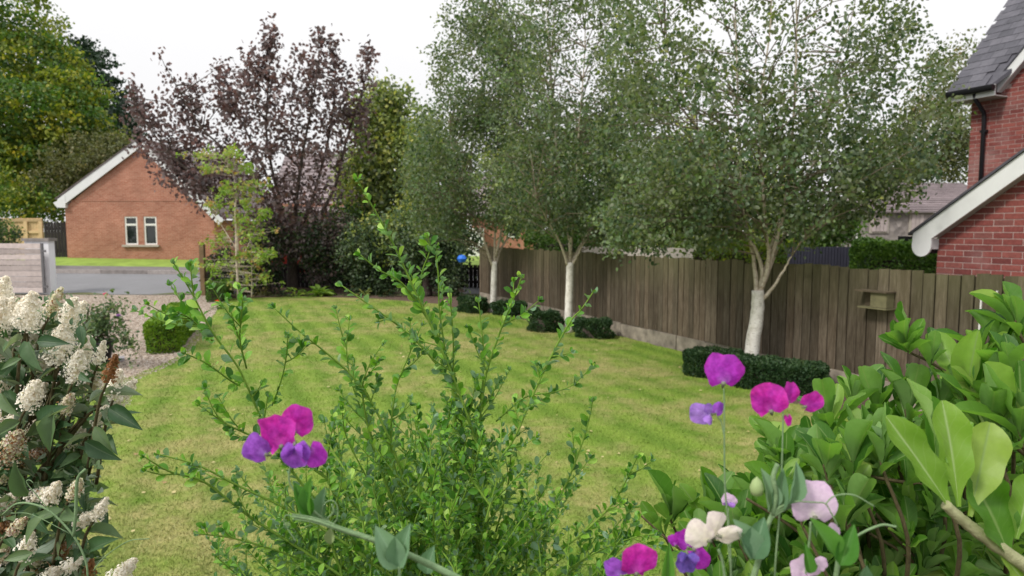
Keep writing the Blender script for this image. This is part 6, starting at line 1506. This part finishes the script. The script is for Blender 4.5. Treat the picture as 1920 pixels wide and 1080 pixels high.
pea_flower(pea2, P(1286, 1018, RY), 24 * K, (-.5, 0, 1), (-.2, -1, .1), pPur, pPur, False, seed=14, width=.8); pea_flower(pea2, P(1288, 1048, RY - .012), 24 * K, (0, 0, -1), (0, -1, .2), pBlue, pBlue, True, seed=15, width=.95); pea_flower(pea2, P(1308, 1040, RY), 28 * K, (.5, 0, -.7), (.4, -1, .1), pPur, pVio, False, seed=16, width=.8); pea_flower(pea2, P(1264, 1018, RY - .005), 14 * K, (-.5, 0, 1), (-.3, -1, .1), pPur, pVio, False, seed=17, width=.7)
pea_flower(pea2, P(1196, 1062, RY - .03), 34 * K, (.15, 0, 1), (.2, -1, .2), pMag, pMag, False, seed=18, width=1.1, ruffle=.1); pea_flower(pea2, P(1158, 1072, RY - .03), 24 * K, (-.6, 0, .7), (-.3, -1, .2), pVio, pVio, False, seed=19, width=.9)
for a in ((1290, 1060), (1190, 1085)): pea_stem(pea2, [a, (a[0] + 8, a[1] + 50), (a[0] + 30, a[1] + 120)], RY, .001)
pea3 = empty('sweet_pea_plant', (.32, .60, .45), 'sweet pea with cream and pale lilac flowers and blue green leaves lower right', 'flower')
WY_ = .58; K = WY_ / FPX
pea_flower(pea3, P(1342, 996, WY_ + .004), 34 * K, (.25, 0, 1), (.55, -1, -.1), pWhite, pWhite, False, seed=20, width=.85, ruffle=.12)
pea_flower(pea3, P(1362, 1005, WY_ - .004), 27 * K, (.9, 0, .1), (.2, -1, -.2), pWhite, pPale, False, seed=21, width=.75, ruffle=.05)
pea_flower(pea3, P(1318, 1008, WY_ - .006), 31 * K, (-.6, 0, .35), (-.4, -1, .1), pWhite, pWhite, False, seed=22, width=.95, ruffle=.1)
pea_stem(pea3, [(1347, 1030), (1356, 1060), (1364, 1140)], WY_, .0013)
pea_flower(pea3, P(1527, 953, WY_), 43 * K, (0, .2, 1), (0, -1, -.05), pPale, pPale, False, seed=23, width=1.12, ruffle=.03); pea_stem(pea3, [(1520, 978), (1518, 1010), (1512, 1060), (1505, 1140)], WY_, .0010)
pea_flower(pea3, P(1566, 1005, WY_ + .02), 22 * K, (-.2, 0, 1), (.4, -1, 0), pPale, pPale, False, seed=24, width=.7); pea_flower(pea3, P(1596, 1022, WY_ + .02), 20 * K, (.4, 0, -.8), (.2, -1, .1), pPale, pPale, False, seed=25, width=.8)
pea_flower(pea3, P(1510, 1072, WY_), 28 * K, (-.4, 0, .8), (0, -1, .3), pPale, pPale, True, seed=26, width=1.0); pea_flower(pea3, P(1537, 1058, WY_), 13 * K, (.8, 0, .4), (.2, -1, .3), pPale, pPale, False, seed=27)
pea_stem(pea3, [(1405, 1110), (1425, 1040), (1440, 985), (1452, 962), (1490, 942), (1512, 935)], WY_ + .01, (.0030, .0010), win=True); tendril(pea3, [(1490, 940), (1530, 942), (1548, 945), (1560, 965), (1572, 988)], WY_ - .01, .0006); tendril(pea3, [(1548, 945), (1565, 930), (1600, 928), (1640, 950)], WY_ - .01, .0006)
pea_stem(pea3, [(1448, 965), (1455, 930), (1450, 895), (1458, 870)], WY_ + .01, .0022)
pea_leaf(pea3, (1410, 1048), (1380, 975), 50, WY_, mPeaLeaf, (.5, -1, .2)); pea_leaf(pea3, (1412, 1048), (1432, 972), 52, WY_, mPeaLeaf, (-.5, -1, .2))
pea_leaf(pea3, (1440, 960), (1432, 880), 34, WY_ + .015, mPeaLeaf, (.4, -1, .1)); pea_leaf(pea3, (1460, 960), (1468, 880), 30, WY_ + .015, mPeaLeaf, (-.4, -1, .1)); pea_leaf(pea3, (1478, 945), (1497, 868), 30, WY_, mPeaLeaf, (.2, -1, .1))
pea_leaf(pea3, (1566, 1045), (1524, 972), 38, WY_ - .02, mPeaLeafB, (.4, -1, .1)); pea_leaf(pea3, (1575, 1060), (1602, 985), 40, WY_ - .02, mPeaLeafB, (-.4, -1, .1)); pea_leaf(pea3, (1520, 1075), (1510, 1020), 22, WY_ - .01, mPeaLeafB, (-.2, -1, .1))
pea_leaf(pea3, (1250, 1110), (1255, 1020), 26, WY_, mPeaLeafB, (-.2, -1, .1)); pea_leaf(pea3, (1625, 1060), (1600, 1110), 30, WY_, mPeaLeaf, (0, -1, .2))
pea_stem(pea3, [(1572, 1050), (1600, 1010), (1650, 985), (1680, 988)], WY_, .0011, None); pea_stem(pea3, [(1572, 1050), (1566, 1090), (1560, 1150)], WY_, .0022)
q = MB(); c = P(1419, 912, WY_ + .01); q.lathe(c - np.array((0, 0, .009)), [(0, 0), (.005, .002), (.0062, .008), (.004, .014), (0, .018)], 10); q.build('bud', mPod, pea3, True)
for e, t_ in ((pea2, (.26, .62, .45)), (pea3, (.32, .60, .45))):
    q = MB()
    for a in ((1372, 1130), (1450, 1130), (1200, 1120)) if e is pea2 else ((1405, 1110), (1560, 1150), (1505, 1140)):
        q.tube(smooth_path([P(*a, .61), (P(*a, .61) + np.array(t_)) / 2 + np.array((.02, 0, 0)), np.array(t_)], 4), .0016, 5)
    q.build('stem', mPeaStem, e, True)
